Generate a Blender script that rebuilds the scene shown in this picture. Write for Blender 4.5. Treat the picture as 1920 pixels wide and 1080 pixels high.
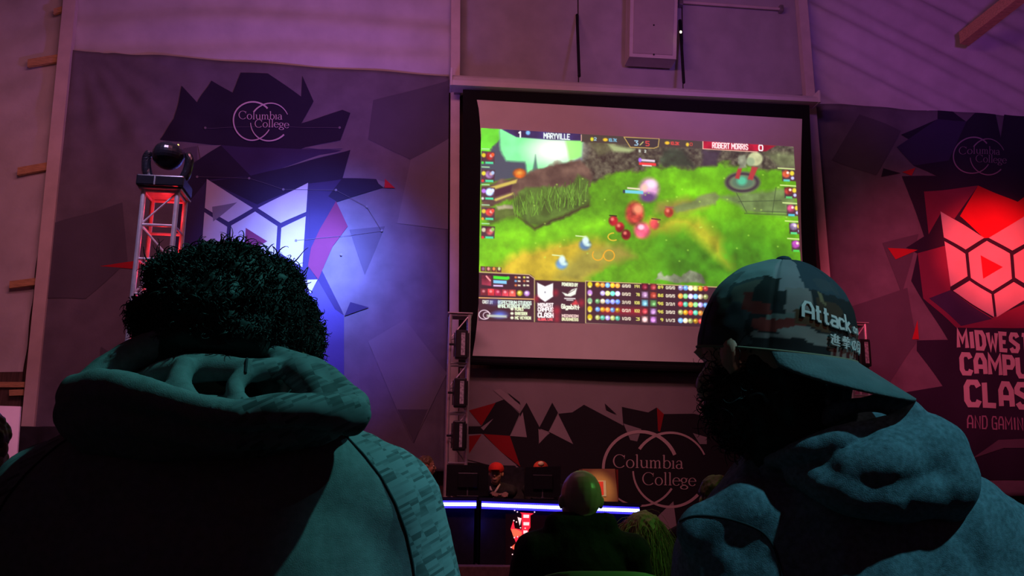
import bpy, bmesh, math, random
import numpy as np
from mathutils import Vector, Matrix
from mathutils.geometry import tessellate_polygon

for _o in list(bpy.data.objects):
    bpy.data.objects.remove(_o)
SC = bpy.context.scene
COL = SC.collection
random.seed(7)
RNG = np.random.default_rng(7)
PI = math.pi

# ------------------------------------------------------------------ camera
F_PX = 1750.0                       # focal length in pixels of a 1920 wide frame
CAM = np.array([0.0, 0.0, 1.08])    # seated eye height
_y, _p, _r = math.radians(6.0), math.radians(13.0), math.radians(0.8)
FWD = np.array([math.sin(_y) * math.cos(_p), math.cos(_y) * math.cos(_p), math.sin(_p)])
_R0 = np.array([math.cos(_y), -math.sin(_y), 0.0])
_U0 = np.cross(_R0, FWD)
RIGHT = math.cos(_r) * _R0 + math.sin(_r) * _U0
UP = -math.sin(_r) * _R0 + math.cos(_r) * _U0
cd = bpy.data.cameras.new('camera')
cd.sensor_width = 36.0
cd.lens = 36.0 * F_PX / 1920.0
cd.clip_start = 0.05
cam = bpy.data.objects.new('camera', cd)
M = Matrix.Identity(4)
for i in range(3):
    M[i][0], M[i][1], M[i][2], M[i][3] = RIGHT[i], UP[i], -FWD[i], CAM[i]
cam.matrix_world = M
COL.objects.link(cam)
SC.camera = cam

# ------------------------------------------------------------------ view, world
SC.view_settings.view_transform = 'Standard'
SC.view_settings.look = 'None'
SC.view_settings.gamma = 1.0
SC.view_settings.use_curve_mapping = False
SC.view_settings.exposure = 0.0
W = bpy.data.worlds.new('world')
SC.world = W
W.use_nodes = True
W.node_tree.nodes['Background'].inputs[0].default_value = (0.45, 0.16, 0.5, 1)
W.node_tree.nodes['Background'].inputs[1].default_value = 0.004

# measured from the photograph: a pixel on a vertical plane at distance Y
def px(u, v, Y):
    d = FWD + (u - 960.0) / F_PX * RIGHT - (v - 540.0) / F_PX * UP
    return CAM + d * (Y / d[1])
def proj(p):
    q = np.asarray(p, float) - CAM
    z = q @ FWD
    return 960 + F_PX * (q @ RIGHT) / z, 540 - F_PX * (q @ UP) / z

# ------------------------------------------------------------------ lamps of the hall and added fill lights
def aim(o, target):
    d = Vector([float(t) for t in target]) - o.location
    o.rotation_euler = d.to_track_quat('-Z', 'Y').to_euler()
def lamp(name, kind, loc, target, col, power, size=0.3, size_y=None, angle=40, blend=0.5):
    l = bpy.data.lights.new(name, kind)
    l.color = col; l.energy = power
    if kind == 'AREA':
        l.shape = 'RECTANGLE'; l.size = size; l.size_y = size_y or size
    else:
        l.shadow_soft_size = size
    if kind == 'SPOT':
        l.spot_size = math.radians(angle); l.spot_blend = blend
    o = bpy.data.objects.new(name, l)
    o.location = [float(c) for c in loc]
    COL.objects.link(o)
    if target is not None:
        aim(o, target)
    return o

lamp('pink_wash', 'AREA', (-0.6, 6.0, 6.8), (0.6, 12.6, 3.4), (1.0, 0.30, 0.44), 130, 5.0, 0.6)
lamp('pink_side_wash', 'SPOT', (-3.0, 6.5, 5.2), px(-40, 380, 12.6), (1.0, 0.30, 0.40), 150, 0.3, angle=62, blend=1.0)
lamp('violet_wash', 'SPOT', (-0.6, 9.6, 4.9), px(520, 10, 12.5), (0.36, 0.14, 1.0), 190, 0.2, angle=100, blend=1.0)
lamp('violet_wash', 'SPOT', (3.4, 7.4, 6.4), px(1320, 60, 12.4), (0.46, 0.14, 1.0), 150, 0.2, angle=62, blend=1.0)
lamp('violet_wash', 'SPOT', (6.4, 7.6, 6.4), px(1830, 60, 12.4), (0.60, 0.12, 1.0), 170, 0.2, angle=66, blend=1.0)
for _a, _p in ((15, 5400), (22, 4200), (31, 1700)):     # one fixture: hot centre with a soft edge
    lamp('blue_spot', 'SPOT', (-0.2, 6.4, 5.2), px(590, 490, 12.5), (0.165, 0.265, 1.0), _p, 0.06, angle=_a, blend=1.0)
lamp('blue_spot', 'SPOT', (-0.6, 6.4, 5.4), px(610, 540, 12.5), (0.16, 0.14, 1.0), 1900, 0.2, angle=36, blend=1.0)
lamp('red_spot', 'SPOT', (5.2, 6.6, 5.2), px(1868, 480, 12.5), (1.0, 0.04, 0.04), 3900, 0.06, angle=18, blend=1.0)
lamp('red_spot', 'SPOT', (5.2, 6.6, 5.2), px(1800, 600, 12.5), (1.0, 0.09, 0.20), 1050, 0.06, angle=46, blend=1.0)
lamp('stage_wash', 'SPOT', (2.6, 7.2, 5.2), px(1090, 760, 12.0), (1.0, 0.42, 0.42), 130, 0.2, angle=40, blend=1.0)
lamp('teal_lamp', 'SPOT', (1.75, 0.78, 4.5), (-0.32, 1.05, 1.12), (0.13, 0.74, 0.72), 330, 0.05, angle=19, blend=0.3)
lamp('teal_lamp', 'SPOT', (2.05, -0.70, 4.15), (0.66, 1.1, 1.05), (0.15, 0.60, 0.72), 345, 0.05, angle=21, blend=0.4)  # second lamp, added to light the right-hand front figure alone
lamp('cap_fill_light', 'SPOT', (2.3, -0.9, 2.3), px(1540, 598, 1.12), (1.0, 0.80, 0.76), 40, 0.05, angle=6.6, blend=1.0)  # unseen narrow fill, added to bring out the colours of the cap
lamp('green_lamp', 'SPOT', (2.7, 2.85, 2.5), (0.75, 3.7, 1.0), (0.20, 1.0, 0.16), 36, 0.08, angle=40, blend=0.8)

# ------------------------------------------------------------------ materials
_MATS = {}
def srgb(c):
    c = np.asarray(c, float) / 255.0
    return tuple(np.where(c <= 0.04045, c / 12.92, ((c + 0.055) / 1.055) ** 2.4))
def mat(name, col, rough=0.8, metal=0.0, var=0.12, vscale=6.0, bump=0.0, bscale=60.0, emit=None, estr=1.0, spec=0.3, sheen=0.0, stretch=None, bdist=.01):
    if name in _MATS:
        return _MATS[name]
    m = bpy.data.materials.new(name); m.use_nodes = True
    nt = m.node_tree; b = nt.nodes['Principled BSDF']
    b.inputs['Roughness'].default_value = rough
    b.inputs['Metallic'].default_value = metal
    b.inputs['Specular IOR Level'].default_value = spec
    if sheen:
        b.inputs['Sheen Weight'].default_value = sheen
    tc = nt.nodes.new('ShaderNodeTexCoord')
    mp = nt.nodes.new('ShaderNodeMapping')
    nt.links.new(tc.outputs['Object'], mp.inputs[0])
    if stretch:
        mp.inputs['Scale'].default_value = stretch
    n = nt.nodes.new('ShaderNodeTexNoise'); n.inputs['Scale'].default_value = vscale; n.inputs['Detail'].default_value = 4
    nt.links.new(mp.outputs[0], n.inputs['Vector'])
    r = nt.nodes.new('ShaderNodeValToRGB')
    c = np.array(col[:3], float)
    r.color_ramp.elements[0].position = 0.3; r.color_ramp.elements[1].position = 0.7
    r.color_ramp.elements[0].color = (*np.clip(c * (1 - var), 0, 1), 1)
    r.color_ramp.elements[1].color = (*np.clip(c * (1 + var), 0, 1), 1)
    nt.links.new(n.outputs['Fac'], r.inputs[0]); nt.links.new(r.outputs[0], b.inputs['Base Color'])
    if bump:
        n2 = nt.nodes.new('ShaderNodeTexNoise'); n2.inputs['Scale'].default_value = bscale; n2.inputs['Detail'].default_value = 3
        nt.links.new(mp.outputs[0], n2.inputs['Vector'])
        bp = nt.nodes.new('ShaderNodeBump'); bp.inputs['Strength'].default_value = bump; bp.inputs['Distance'].default_value = bdist
        nt.links.new(n2.outputs['Fac'], bp.inputs['Height']); nt.links.new(bp.outputs[0], b.inputs['Normal'])
    if emit is not None:
        b.inputs['Emission Color'].default_value = (*emit[:3], 1)
        b.inputs['Emission Strength'].default_value = estr
    _MATS[name] = m
    return m

def attr_mat(name, emission=False, base=None, rough=0.8, strength=1.0, bump=0.0):
    m = bpy.data.materials.new(name); m.use_nodes = True
    nt = m.node_tree; b = nt.nodes['Principled BSDF']; b.inputs['Roughness'].default_value = rough
    b.inputs['Specular IOR Level'].default_value = 0.2
    a = nt.nodes.new('ShaderNodeAttribute'); a.attribute_name = 'paint'
    if emission:
        b.inputs['Base Color'].default_value = (*base, 1)
        nt.links.new(a.outputs['Color'], b.inputs['Emission Color'])
        b.inputs['Emission Strength'].default_value = strength
    else:
        nt.links.new(a.outputs['Color'], b.inputs['Base Color'])
    if bump:
        n2 = nt.nodes.new('ShaderNodeTexNoise'); n2.inputs['Scale'].default_value = 500
        bp = nt.nodes.new('ShaderNodeBump'); bp.inputs['Strength'].default_value = bump; bp.inputs['Distance'].default_value = 0.002
        nt.links.new(n2.outputs['Fac'], bp.inputs['Height']); nt.links.new(bp.outputs[0], b.inputs['Normal'])
    return m

# ------------------------------------------------------------------ object helpers
ROOT = {}
def thing(name, label, cat, loc, group=None):
    o = bpy.data.objects.new(name, None); COL.objects.link(o)
    o.empty_display_size = 0.1
    o.location = [float(c) for c in loc]
    o['label'] = label; o['category'] = cat
    if group: o['group'] = group
    ROOT[o.name] = np.array([float(c) for c in loc])
    return o
def tag(o, label, cat, group=None, kind=None):
    o['label'] = label
    if cat: o['category'] = cat
    if group: o['group'] = group
    if kind: o['kind'] = kind
    return o
def _origin(parent):
    while parent is not None and parent.name not in ROOT:
        parent = parent.parent
    return ROOT[parent.name] if parent is not None else np.zeros(3)
def mobj(name, verts, faces, mats, parent=None, mi=None, smooth=False):
    """one mesh object; verts in world space"""
    me = bpy.data.meshes.new(name)
    v = np.asarray(verts, float) - _origin(parent)
    me.from_pydata(v.tolist(), [], [list(map(int, f)) for f in faces])
    for m in (mats if isinstance(mats, (list, tuple)) else [mats]):
        me.materials.append(m)
    if mi is not None:
        me.polygons.foreach_set('material_index', np.asarray(mi, dtype=np.int32))
    if smooth:
        me.polygons.foreach_set('use_smooth', np.ones(len(me.polygons), dtype=bool))
    me.update()
    o = bpy.data.objects.new(name, me); COL.objects.link(o)
    if parent is not None: o.parent = parent
    return o
def adopt(name, me, mats, parent=None, smooth=True):
    v = np.empty(len(me.vertices) * 3); me.vertices.foreach_get('co', v)
    v = v.reshape(-1, 3) - _origin(parent); me.vertices.foreach_set('co', v.ravel())
    for m in (mats if isinstance(mats, (list, tuple)) else [mats]):
        me.materials.append(m)
    if smooth:
        me.polygons.foreach_set('use_smooth', np.ones(len(me.polygons), dtype=bool))
    me.name = name; me.update()
    o = bpy.data.objects.new(name, me); COL.objects.link(o)
    if parent is not None: o.parent = parent
    return o

class MB:
    """collects solids into one mesh"""
    def __init__(s): s.v = []; s.f = []
    def add(s, v, f):
        n = len(s.v); s.v += [tuple(map(float, p)) for p in v]; s.f += [[i + n for i in q] for q in f]; return s
    def hexa(s, c8):
        return s.add(c8, [(0, 1, 2, 3), (7, 6, 5, 4), (0, 4, 5, 1), (1, 5, 6, 2), (2, 6, 7, 3), (3, 7, 4, 0)])
    def box(s, c, d, rz=0.0, bev=0.0, rx=0.0, ry=0.0):
        bm = bmesh.new(); bmesh.ops.create_cube(bm, size=1.0)
        bmesh.ops.scale(bm, vec=[float(k) for k in d], verts=bm.verts)
        if bev:
            bmesh.ops.bevel(bm, geom=bm.edges[:], offset=bev, segments=2, profile=0.5, affect='EDGES')
        R = Matrix.Rotation(rz, 4, 'Z') @ Matrix.Rotation(ry, 4, 'Y') @ Matrix.Rotation(rx, 4, 'X')
        bmesh.ops.transform(bm, matrix=Matrix.Translation([float(k) for k in c]) @ R, verts=bm.verts)
        bm.verts.index_update()
        s.add([v.co[:] for v in bm.verts], [[v.index for v in f.verts] for f in bm.faces]); bm.free(); return s
    def tube(s, pts, r, n=8, cap=True):
        pts = [np.asarray(p, float) for p in pts]
        k = len(pts); rr = r if hasattr(r, '__len__') else [r] * k
        v = []; ref = np.array([0.13, 0.37, 0.92])
        for i in range(k):
            t = pts[min(i + 1, k - 1)] - pts[max(i - 1, 0)]; t = t / (np.linalg.norm(t) + 1e-9)
            a = np.cross(t, ref)
            if np.linalg.norm(a) < 1e-3: a = np.cross(t, [1, 0, 0])
            a /= np.linalg.norm(a); b = np.cross(t, a); 
            for j in range(n):
                th = 2 * PI * j / n
                v.append(pts[i] + rr[i] * (math.cos(th) * a + math.sin(th) * b))
        f = [(i * n + j, i * n + (j + 1) % n, (i + 1) * n + (j + 1) % n, (i + 1) * n + j) for i in range(k - 1) for j in range(n)]
        if cap:
            f.append(tuple(range(n))[::-1]); f.append(tuple((k - 1) * n + j for j in range(n)))
        return s.add(v, f)
    def ell(s, c, r, seg=16, rings=10, R=None):
        v = []; c = np.asarray(c, float)
        for i in range(rings + 1):
            ph = PI * i / rings
            for j in range(seg):
                th = 2 * PI * j / seg
                q = np.array([r[0] * math.sin(ph) * math.cos(th), r[1] * math.sin(ph) * math.sin(th), r[2] * math.cos(ph)])
                if R is not None: q = R @ q
                v.append(c + q)
        f = [(i * seg + j, (i + 1) * seg + j, (i + 1) * seg + (j + 1) % seg, i * seg + (j + 1) % seg) for i in range(rings) for j in range(seg)]
        return s.add(v, f)
    def obj(s, name, mats, parent=None, smooth=False):
        return mobj(name, s.v, s.f, mats, parent, smooth=smooth)

def rotz(a):
    c, s_ = math.cos(a), math.sin(a); return np.array([[c, -s_, 0], [s_, c, 0], [0, 0, 1.0]])
def rotx(a):
    c, s_ = math.cos(a), math.sin(a); return np.array([[1.0, 0, 0], [0, c, -s_], [0, s_, c]])
def roty(a):
    c, s_ = math.cos(a), math.sin(a); return np.array([[c, 0, s_], [0, 1.0, 0], [-s_, 0, c]])

def vnoise(P, scale, seed=0):
    """smooth value noise in [-1,1] for points P (n,3)"""
    P = np.asarray(P, float) * scale + 100.0
    g = np.random.default_rng(seed).random((32, 32, 32)) * 2 - 1
    i = np.floor(P).astype(int); f = P - i; f = f * f * (3 - 2 * f)
    out = 0
    for a in (0, 1):
        for b in (0, 1):
            for c in (0, 1):
                w = (f[:, 0] if a else 1 - f[:, 0]) * (f[:, 1] if b else 1 - f[:, 1]) * (f[:, 2] if c else 1 - f[:, 2])
                out = out + w * g[(i[:, 0] + a) % 32, (i[:, 1] + b) % 32, (i[:, 2] + c) % 32]
    return out

def ball(bm_v, bm_f, c, r, R=None, seg=14, rings=9):
    n = len(bm_v); c = np.asarray(c, float)
    top = np.array([0, 0, r[2]]); bot = -top
    pts = [top]
    for i in range(1, rings):
        ph = PI * i / rings
        for j in range(seg):
            th = 2 * PI * j / seg
            pts.append(np.array([r[0] * math.sin(ph) * math.cos(th), r[1] * math.sin(ph) * math.sin(th), r[2] * math.cos(ph)]))
    pts.append(bot)
    for q in pts:
        bm_v.append(tuple(c + (R @ q if R is not None else q)))
    for j in range(seg):
        bm_f.append((n, n + 1 + j, n + 1 + (j + 1) % seg))
    for i in range(rings - 2):
        for j in range(seg):
            a = n + 1 + i * seg
            bm_f.append((a + j, a + seg + j, a + seg + (j + 1) % seg, a + (j + 1) % seg))
    a = n + 1 + (rings - 2) * seg
    for j in range(seg):
        bm_f.append((a + (j + 1) % seg, a + j, n + 1 + (rings - 1) * seg))

def blob(prims, voxel=0.01, smooth=4, fac=0.5):
    """union of ellipsoids and tapered limbs, grown into one continuous surface -> mesh datablock in world space
    prims: ('e', centre, (rx,ry,rz), R or None) or ('c', p0, r0, p1, r1)"""
    v, f = [], []
    for q in prims:
        if q[0] == 'e':
            ball(v, f, q[1], q[2], q[3] if len(q) > 3 else None, 18, 12)
        else:
            p0, r0, p1, r1 = np.asarray(q[1], float), q[2], np.asarray(q[3], float), q[4]
            L = np.linalg.norm(p1 - p0); n = max(2, int(L / (0.35 * min(r0, r1))) + 1)
            for k in range(n):
                t = k / (n - 1); r = r0 + (r1 - r0) * t
                ball(v, f, p0 + (p1 - p0) * t, (r, r, r), None, 12, 8)
    me = bpy.data.meshes.new('tmp'); me.from_pydata(v, [], f)
    o = bpy.data.objects.new('tmp', me); COL.objects.link(o)
    m = o.modifiers.new('r', 'REMESH'); m.mode = 'VOXEL'; m.voxel_size = voxel
    if smooth:
        s = o.modifiers.new('s', 'SMOOTH'); s.iterations = smooth; s.factor = fac
    dg = bpy.context.evaluated_depsgraph_get(); dg.update()
    out = bpy.data.meshes.new_from_object(o.evaluated_get(dg))
    bpy.data.objects.remove(o); bpy.data.meshes.remove(me)
    out.materials.clear()
    return out
def mv(me):
    v = np.empty(len(me.vertices) * 3); me.vertices.foreach_get('co', v); return v.reshape(-1, 3)
def mn(me):
    v = np.empty(len(me.vertices) * 3); me.vertices.foreach_get('normal', v); return v.reshape(-1, 3)
def mset(me, v):
    me.vertices.foreach_set('co', np.ascontiguousarray(v).ravel()); me.update()

def spline(pts, n=24):
    """Catmull-Rom through points"""
    P = [np.asarray(p, float) for p in pts]
    P = [2 * P[0] - P[1]] + P + [2 * P[-1] - P[-2]]
    out = []
    k = len(P) - 3
    for i in range(k):
        p0, p1, p2, p3 = P[i:i + 4]
        m = max(2, n // k)
        for j in range(m):
            t = j / m
            out.append(0.5 * ((2 * p1) + (-p0 + p2) * t + (2 * p0 - 5 * p1 + 4 * p2 - p3) * t * t + (-p0 + 3 * p1 - 3 * p2 + p3) * t ** 3))
    out.append(P[-2])
    return out

# ------------------------------------------------------------------ lettering as strokes
def _arc(cx, cy, rx, ry, a0, a1, n=14):
    return [(cx + rx * math.cos(math.radians(a0 + (a1 - a0) * i / n)), cy + ry * math.sin(math.radians(a0 + (a1 - a0) * i / n))) for i in range(n + 1)]
FONT = {
 'A': [[(0, 0), (0, .7), (.28, 1), (.72, 1), (1, .7), (1, 0)], [(0, .38), (1, .38)]],
 'B': [[(0, 0), (0, 1), (.75, 1), (1, .85), (1, .65), (.75, .52), (0, .52)], [(.75, .52), (1, .4), (1, .15), (.75, 0), (0, 0)]],
 'C': [[(1, .8), (.8, 1), (.2, 1), (0, .8), (0, .2), (.2, 0), (.8, 0), (1, .2)]],
 'D': [[(0, 0), (0, 1), (.7, 1), (1, .75), (1, .25), (.7, 0), (0, 0)]],
 'E': [[(1, 1), (0, 1), (0, 0), (1, 0)], [(0, .5), (.8, .5)]],
 'F': [[(1, 1), (0, 1), (0, 0)], [(0, .5), (.8, .5)]],
 'G': [[(1, .8), (.8, 1), (.2, 1), (0, .8), (0, .2), (.2, 0), (1, 0), (1, .48), (.5, .48)]],
 'H': [[(0, 0), (0, 1)], [(1, 0), (1, 1)], [(0, .5), (1, .5)]],
 'I': [[(.5, 0), (.5, 1)]],
 'K': [[(0, 0), (0, 1)], [(1, 1), (.15, .5), (1, 0)]],
 'L': [[(0, 1), (0, 0), (1, 0)]],
 'M': [[(0, 0), (0, 1), (.5, .4), (1, 1), (1, 0)]],
 'N': [[(0, 0), (0, 1), (1, 0), (1, 1)]],
 'O': [[(.5, 1), (.2, 1), (0, .8), (0, .2), (.2, 0), (.8, 0), (1, .2), (1, .8), (.8, 1), (.5, 1)]],
 'P': [[(0, 0), (0, 1), (.8, 1), (1, .85), (1, .6), (.8, .45), (0, .45)]],
 'R': [[(0, 0), (0, 1), (.8, 1), (1, .85), (1, .62), (.8, .48), (0, .48)], [(.5, .48), (1, 0)]],
 'S': [[(1, .82), (.8, 1), (.2, 1), (0, .82), (0, .65), (1, .35), (1, .18), (.8, 0), (.2, 0), (0, .18)]],
 'T': [[(0, 1), (1, 1)], [(.5, 1), (.5, 0)]],
 'U': [[(0, 1), (0, .2), (.2, 0), (.8, 0), (1, .2), (1, 1)]],
 'V': [[(0, 1), (.5, 0), (1, 1)]],
 'W': [[(0, 1), (.22, 0), (.5, .65), (.78, 0), (1, 1)]],
 'X': [[(0, 0), (1, 1)], [(0, 1), (1, 0)]],
 'Y': [[(0, 1), (.5, .5), (1, 1)], [(.5, .5), (.5, 0)]],
 'Q': [[(.5, 1), (.2, 1), (0, .8), (0, .2), (.2, 0), (.8, 0), (1, .2), (1, .8), (.8, 1), (.5, 1)], [(.6, .3), (1, -.05)]],
 'J': [[(1, 1), (1, .2), (.8, 0), (.2, 0), (0, .2)]],
 'Z': [[(0, 1), (1, 1), (0, 0), (1, 0)]],
 '0': [[(.5, 1), (.15, 1), (0, .8), (0, .2), (.15, 0), (.85, 0), (1, .2), (1, .8), (.85, 1), (.5, 1)]],
 '1': [[(.2, .8), (.6, 1), (.6, 0)]],
 '2': [[(0, .8), (.2, 1), (.8, 1), (1, .8), (1, .6), (0, 0), (1, 0)]],
 '3': [[(0, 1), (1, 1), (.5, .58), (1, .4), (1, .15), (.8, 0), (0, 0)]],
 '5': [[(1, 1), (0, 1), (0, .55), (.8, .55), (1, .4), (1, .15), (.8, 0), (0, 0)]],
 '6': [[(1, 1), (.2, .9), (0, .5), (0, .1), (.2, 0), (.8, 0), (1, .1), (1, .45), (.8, .55), (0, .5)]],
 '7': [[(0, 1), (1, 1), (.4, 0)]],
 '8': [[(.5, .52), (.1, .7), (.1, .9), (.3, 1), (.7, 1), (.9, .9), (.9, .7), (.5, .52), (0, .3), (0, .1), (.2, 0), (.8, 0), (1, .1), (1, .3), (.5, .52)]],
 '9': [[(1, .5), (.2, .48), (0, .6), (0, .9), (.2, 1), (.8, 1), (1, .9), (1, .4), (.6, 0)]],
 '/': [[(0, 0), (1, 1)]], '+': [[(0, .5), (1, .5)], [(.5, 0), (.5, 1)]], '.': [[(.4, 0), (.4, .15)]],
 '@': [[(.7, .3), (.4, .3), (.4, .65), (.7, .65), (.7, .3), (1, .35), (1, .8), (.8, 1), (.2, 1), (0, .8), (0, .2), (.2, 0), (.9, 0)]],
 'g': [[(1, .6), (.2, .6), (0, .45), (0, .15), (.2, 0), (1, 0)], [(1, .6), (1, -.25), (.1, -.3)]],
 'i': [[(.5, 0), (.5, .6)], [(.5, .8), (.5, .95)]],
 'a': [[(.05, .6), (.8, .6), (1, .45), (1, 0), (.2, 0), (0, .12), (.2, .32), (1, .32)]],
 'b': [[(0, 1), (0, 0), (.8, 0), (1, .15), (1, .45), (.8, .6), (0, .6)]],
 't': [[(.4, .95), (.4, .1), (.6, 0), (1, 0)], [(0, .62), (1, .62)]],
 'c': [[(1, .5), (.7, .62), (.2, .62), (0, .45), (0, .15), (.25, 0), (1, .08)]],
 'k': [[(0, 0), (0, 1.05)], [(.9, .65), (.15, .32), (1, 0)]],
 'o': [[(.5, .62), (.1, .5), (0, .12), (.5, 0), (.95, .12), (1, .5), (.5, .62)]],
 'n': [[(0, 0), (0, .6)], [(0, .5), (.6, .62), (1, .45), (1, 0)]],
}
def serif_strokes(ch):
    """Roman serif letters as (points, widths); x height 0.62, capital height 1 -> strokes, advance"""
    T, H = 0.105, 0.04
    def bowl(cx, cy, rx, ry, a0, a1, n=22):
        p = _arc(cx, cy, rx, ry, a0, a1, n)
        w = [H + (T - H) * abs(math.cos(math.radians(a0 + (a1 - a0) * i / n))) ** 1.5 for i in range(n + 1)]
        return (p, w)
    def stem(x, y0, y1): return ([(x, y0), (x, y1)], [T, T])
    def bar(x0, x1, y, w=0.045): return ([(x0, y), (x1, y)], [w, w])
    if ch == 'C':
        return [bowl(.5, .5, .46, .51, 42, 318), ([(.86, .68), (.88, .98)], [.03, .05])], 1.0
    if ch == 'o': return [bowl(.31, .31, .27, .32, 0, 360)], .68
    if ch == 'l': return [stem(.16, 0, 1.05), bar(.04, .28, .02), ([(.03, 1.0), (.16, 1.05)], [.03, .06])], .36
    if ch == 'i': return [stem(.16, 0, .62), bar(.04, .28, .02), ([(.03, .58), (.16, .62)], [.03, .06])], .36
    if ch == 'u':
        return [([(.13, .62), (.13, .22), (.2, .06), (.32, .02), (.45, .08), (.52, .18)], [T, T, .09, .05, .04, .03]), stem(.55, 0, .62), bar(.02, .14, .6), bar(.44, .56, .6), bar(.55, .68, .02)], .72
    if ch == 'm':
        return [stem(.14, 0, .62), bar(.03, .26, .02), ([(.03, .58), (.14, .62)], [.03, .06]),
                ([(.15, .45), (.26, .58), (.36, .61), (.45, .55), (.47, .42), (.47, 0)], [.03, .05, .06, .09, T, T]), bar(.36, .59, .02),
                ([(.48, .45), (.59, .58), (.69, .61), (.78, .55), (.8, .42), (.8, 0)], [.03, .05, .06, .09, T, T]), bar(.69, .92, .02)], 1.0
    if ch == 'b': return [stem(.14, 0.02, 1.05), ([(.02, 1.0), (.14, 1.05)], [.03, .06]), bowl(.36, .31, .25, .31, -170, 170)], .68
    if ch == 'a': return [([(.06, .48), (.14, .6), (.26, .62), (.38, .58), (.42, .45), (.42, .1), (.5, .02), (.56, .06)], [.07, .05, .05, .08, T, T, .06, .03]), bowl(.23, .17, .19, .17, 60, 330)], .58
    if ch == 'e': return [bowl(.31, .31, .27, .32, 5, 325), bar(.06, .56, .36, .04)], .62
    if ch == 'g': return [bowl(.28, .43, .2, .19, 0, 360), bowl(.3, -.14, .27, .15, 0, 360), ([(.2, .26), (.12, .14), (.2, .06), (.44, .03)], [.04, .05, .07, .07]), ([(.42, .54), (.58, .58)], [.04, .06])], .64
    return [], .3
def ribbon(pts, w):
    """stroke -> list of quads in the plane"""
    P = [np.asarray(p, float) for p in pts]; k = len(P)
    ww = w if hasattr(w, '__len__') else [w] * k
    closed = np.linalg.norm(P[0] - P[-1]) < 1e-6
    L, Rr = [], []
    for i in range(k):
        if closed and i in (0, k - 1): a, b = P[-2], P[1]
        else: a, b = P[max(i - 1, 0)], P[min(i + 1, k - 1)]
        d1 = P[i] - a if i > 0 or closed else b - P[i]
        d2 = b - P[i] if i < k - 1 or closed else P[i] - a
        d1 = d1 / (np.linalg.norm(d1) + 1e-9); d2 = d2 / (np.linalg.norm(d2) + 1e-9)
        n1 = np.array([-d1[1], d1[0]]); n2 = np.array([-d2[1], d2[0]])
        m = n1 + n2; m = m / (np.linalg.norm(m) + 1e-9)
        sc = 1.0 / max(0.55, float(m @ n1))
        L.append(P[i] + m * sc * ww[i] / 2); Rr.append(P[i] - m * sc * ww[i] / 2)
    return [[L[i], L[i + 1], Rr[i + 1], Rr[i]] for i in range(k - 1)]
def text_strokes(s, w=1.0, gap=0.35, widths=None):
    """-> list of point lists in letter units (height 1), total width"""
    x = 0; out = []
    for ch in s:
        if ch == ' ': x += w * .7; continue
        cw = w * (0.3 if ch in 'I1i.' else 1.3 if ch in 'MW' else 0.6 if ch in '/t' else 1.0)
        for st in FONT.get(ch, []):
            out.append([(x + a * cw, b) for a, b in st] if ch not in 'Ii' else [(x + cw / 2, b) for a, b in st])
        x += cw + gap
    return out, x - gap
# ------------------------------------------------------------------ surface materials
WHITE_CLOTH = mat('white_liner_cloth', (.62, .60, .60), .9, var=.10, vscale=2.5, bump=.35, bscale=14)
WALL_PANEL = mat('painted_wall_panel', (.46, .44, .46), .85, var=.10, vscale=3, bump=.1, bscale=90)
DARK_WALL = mat('brown_wall_boards', (.10, .065, .05), .8, var=.35, vscale=5, stretch=(8, 8, .6))
POST = mat('painted_post', (.70, .60, .56), .7, var=.08, vscale=4)
WOOD = mat('raw_timber', (.60, .36, .17), .75, var=.25, vscale=9, stretch=(1, 8, 8))
FLOOR = mat('dark_hall_floor', (.06, .05, .05), .6, var=.3, vscale=3)
STAGE = mat('stage_carpet', (.16, .10, .085), .9, var=.2, vscale=20, bump=.3)
BLACK_CLOTH = mat('black_drape_cloth', (.012, .012, .016), .95, var=.3, vscale=8, bump=.3)
BLACK_PLASTIC = mat('black_plastic', (.015, .015, .017), .35, var=.2, vscale=12, spec=.5)
SCREEN_WHITE = mat('white_screen_vinyl', (.84, .80, .74), .9, var=.03, vscale=4)
SCREEN_BLACK = mat('black_screen_border', (.006, .006, .008), .9)
CASE_WHITE = mat('white_screen_case', (.72, .68, .70), .5, var=.06, vscale=3)
ALU = mat('brushed_aluminium', (.62, .60, .62), .32, metal=.85, var=.1, vscale=20, spec=.5)
STEEL = mat('dull_steel', (.35, .33, .34), .45, metal=.7, var=.15, vscale=20)

def grid_cloth(name, tl, tr, br, bl, Y, nx, nz, disp, material, parent=None, thick=0.004):
    """a hanging cloth from four pixel corners on the plane Y, folded by disp(x, z), with real thickness"""
    P = [px(*c, Y) for c in (tl, tr, br, bl)]
    V = []
    for j in range(nz + 1):
        for i in range(nx + 1):
            s, t = i / nx, j / nz
            p = (1 - t) * ((1 - s) * P[0] + s * P[1]) + t * ((1 - s) * P[3] + s * P[2])
            V.append((p[0], p[1] - disp(p[0], p[2]), p[2]))
    n = len(V); V2 = V + [(x, y + thick, z) for x, y, z in V]
    Fc = []
    for j in range(nz):
        for i in range(nx):
            a = j * (nx + 1) + i
            Fc.append((a, a + nx + 1, a + nx + 2, a + 1))
            Fc.append((n + a, n + a + 1, n + a + nx + 2, n + a + nx + 1))
    ring = [i for i in range(nx)] + [j * (nx + 1) + nx for j in range(nz)] + [nz * (nx + 1) + nx - i for i in range(nx)] + [(nz - j) * (nx + 1) for j in range(nz)]
    for k in range(len(ring)):
        a, b = ring[k], ring[(k + 1) % len(ring)]
        Fc.append((a, b, n + b, n + a))
    return mobj(name, V2, Fc, material, parent, smooth=True)

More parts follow.
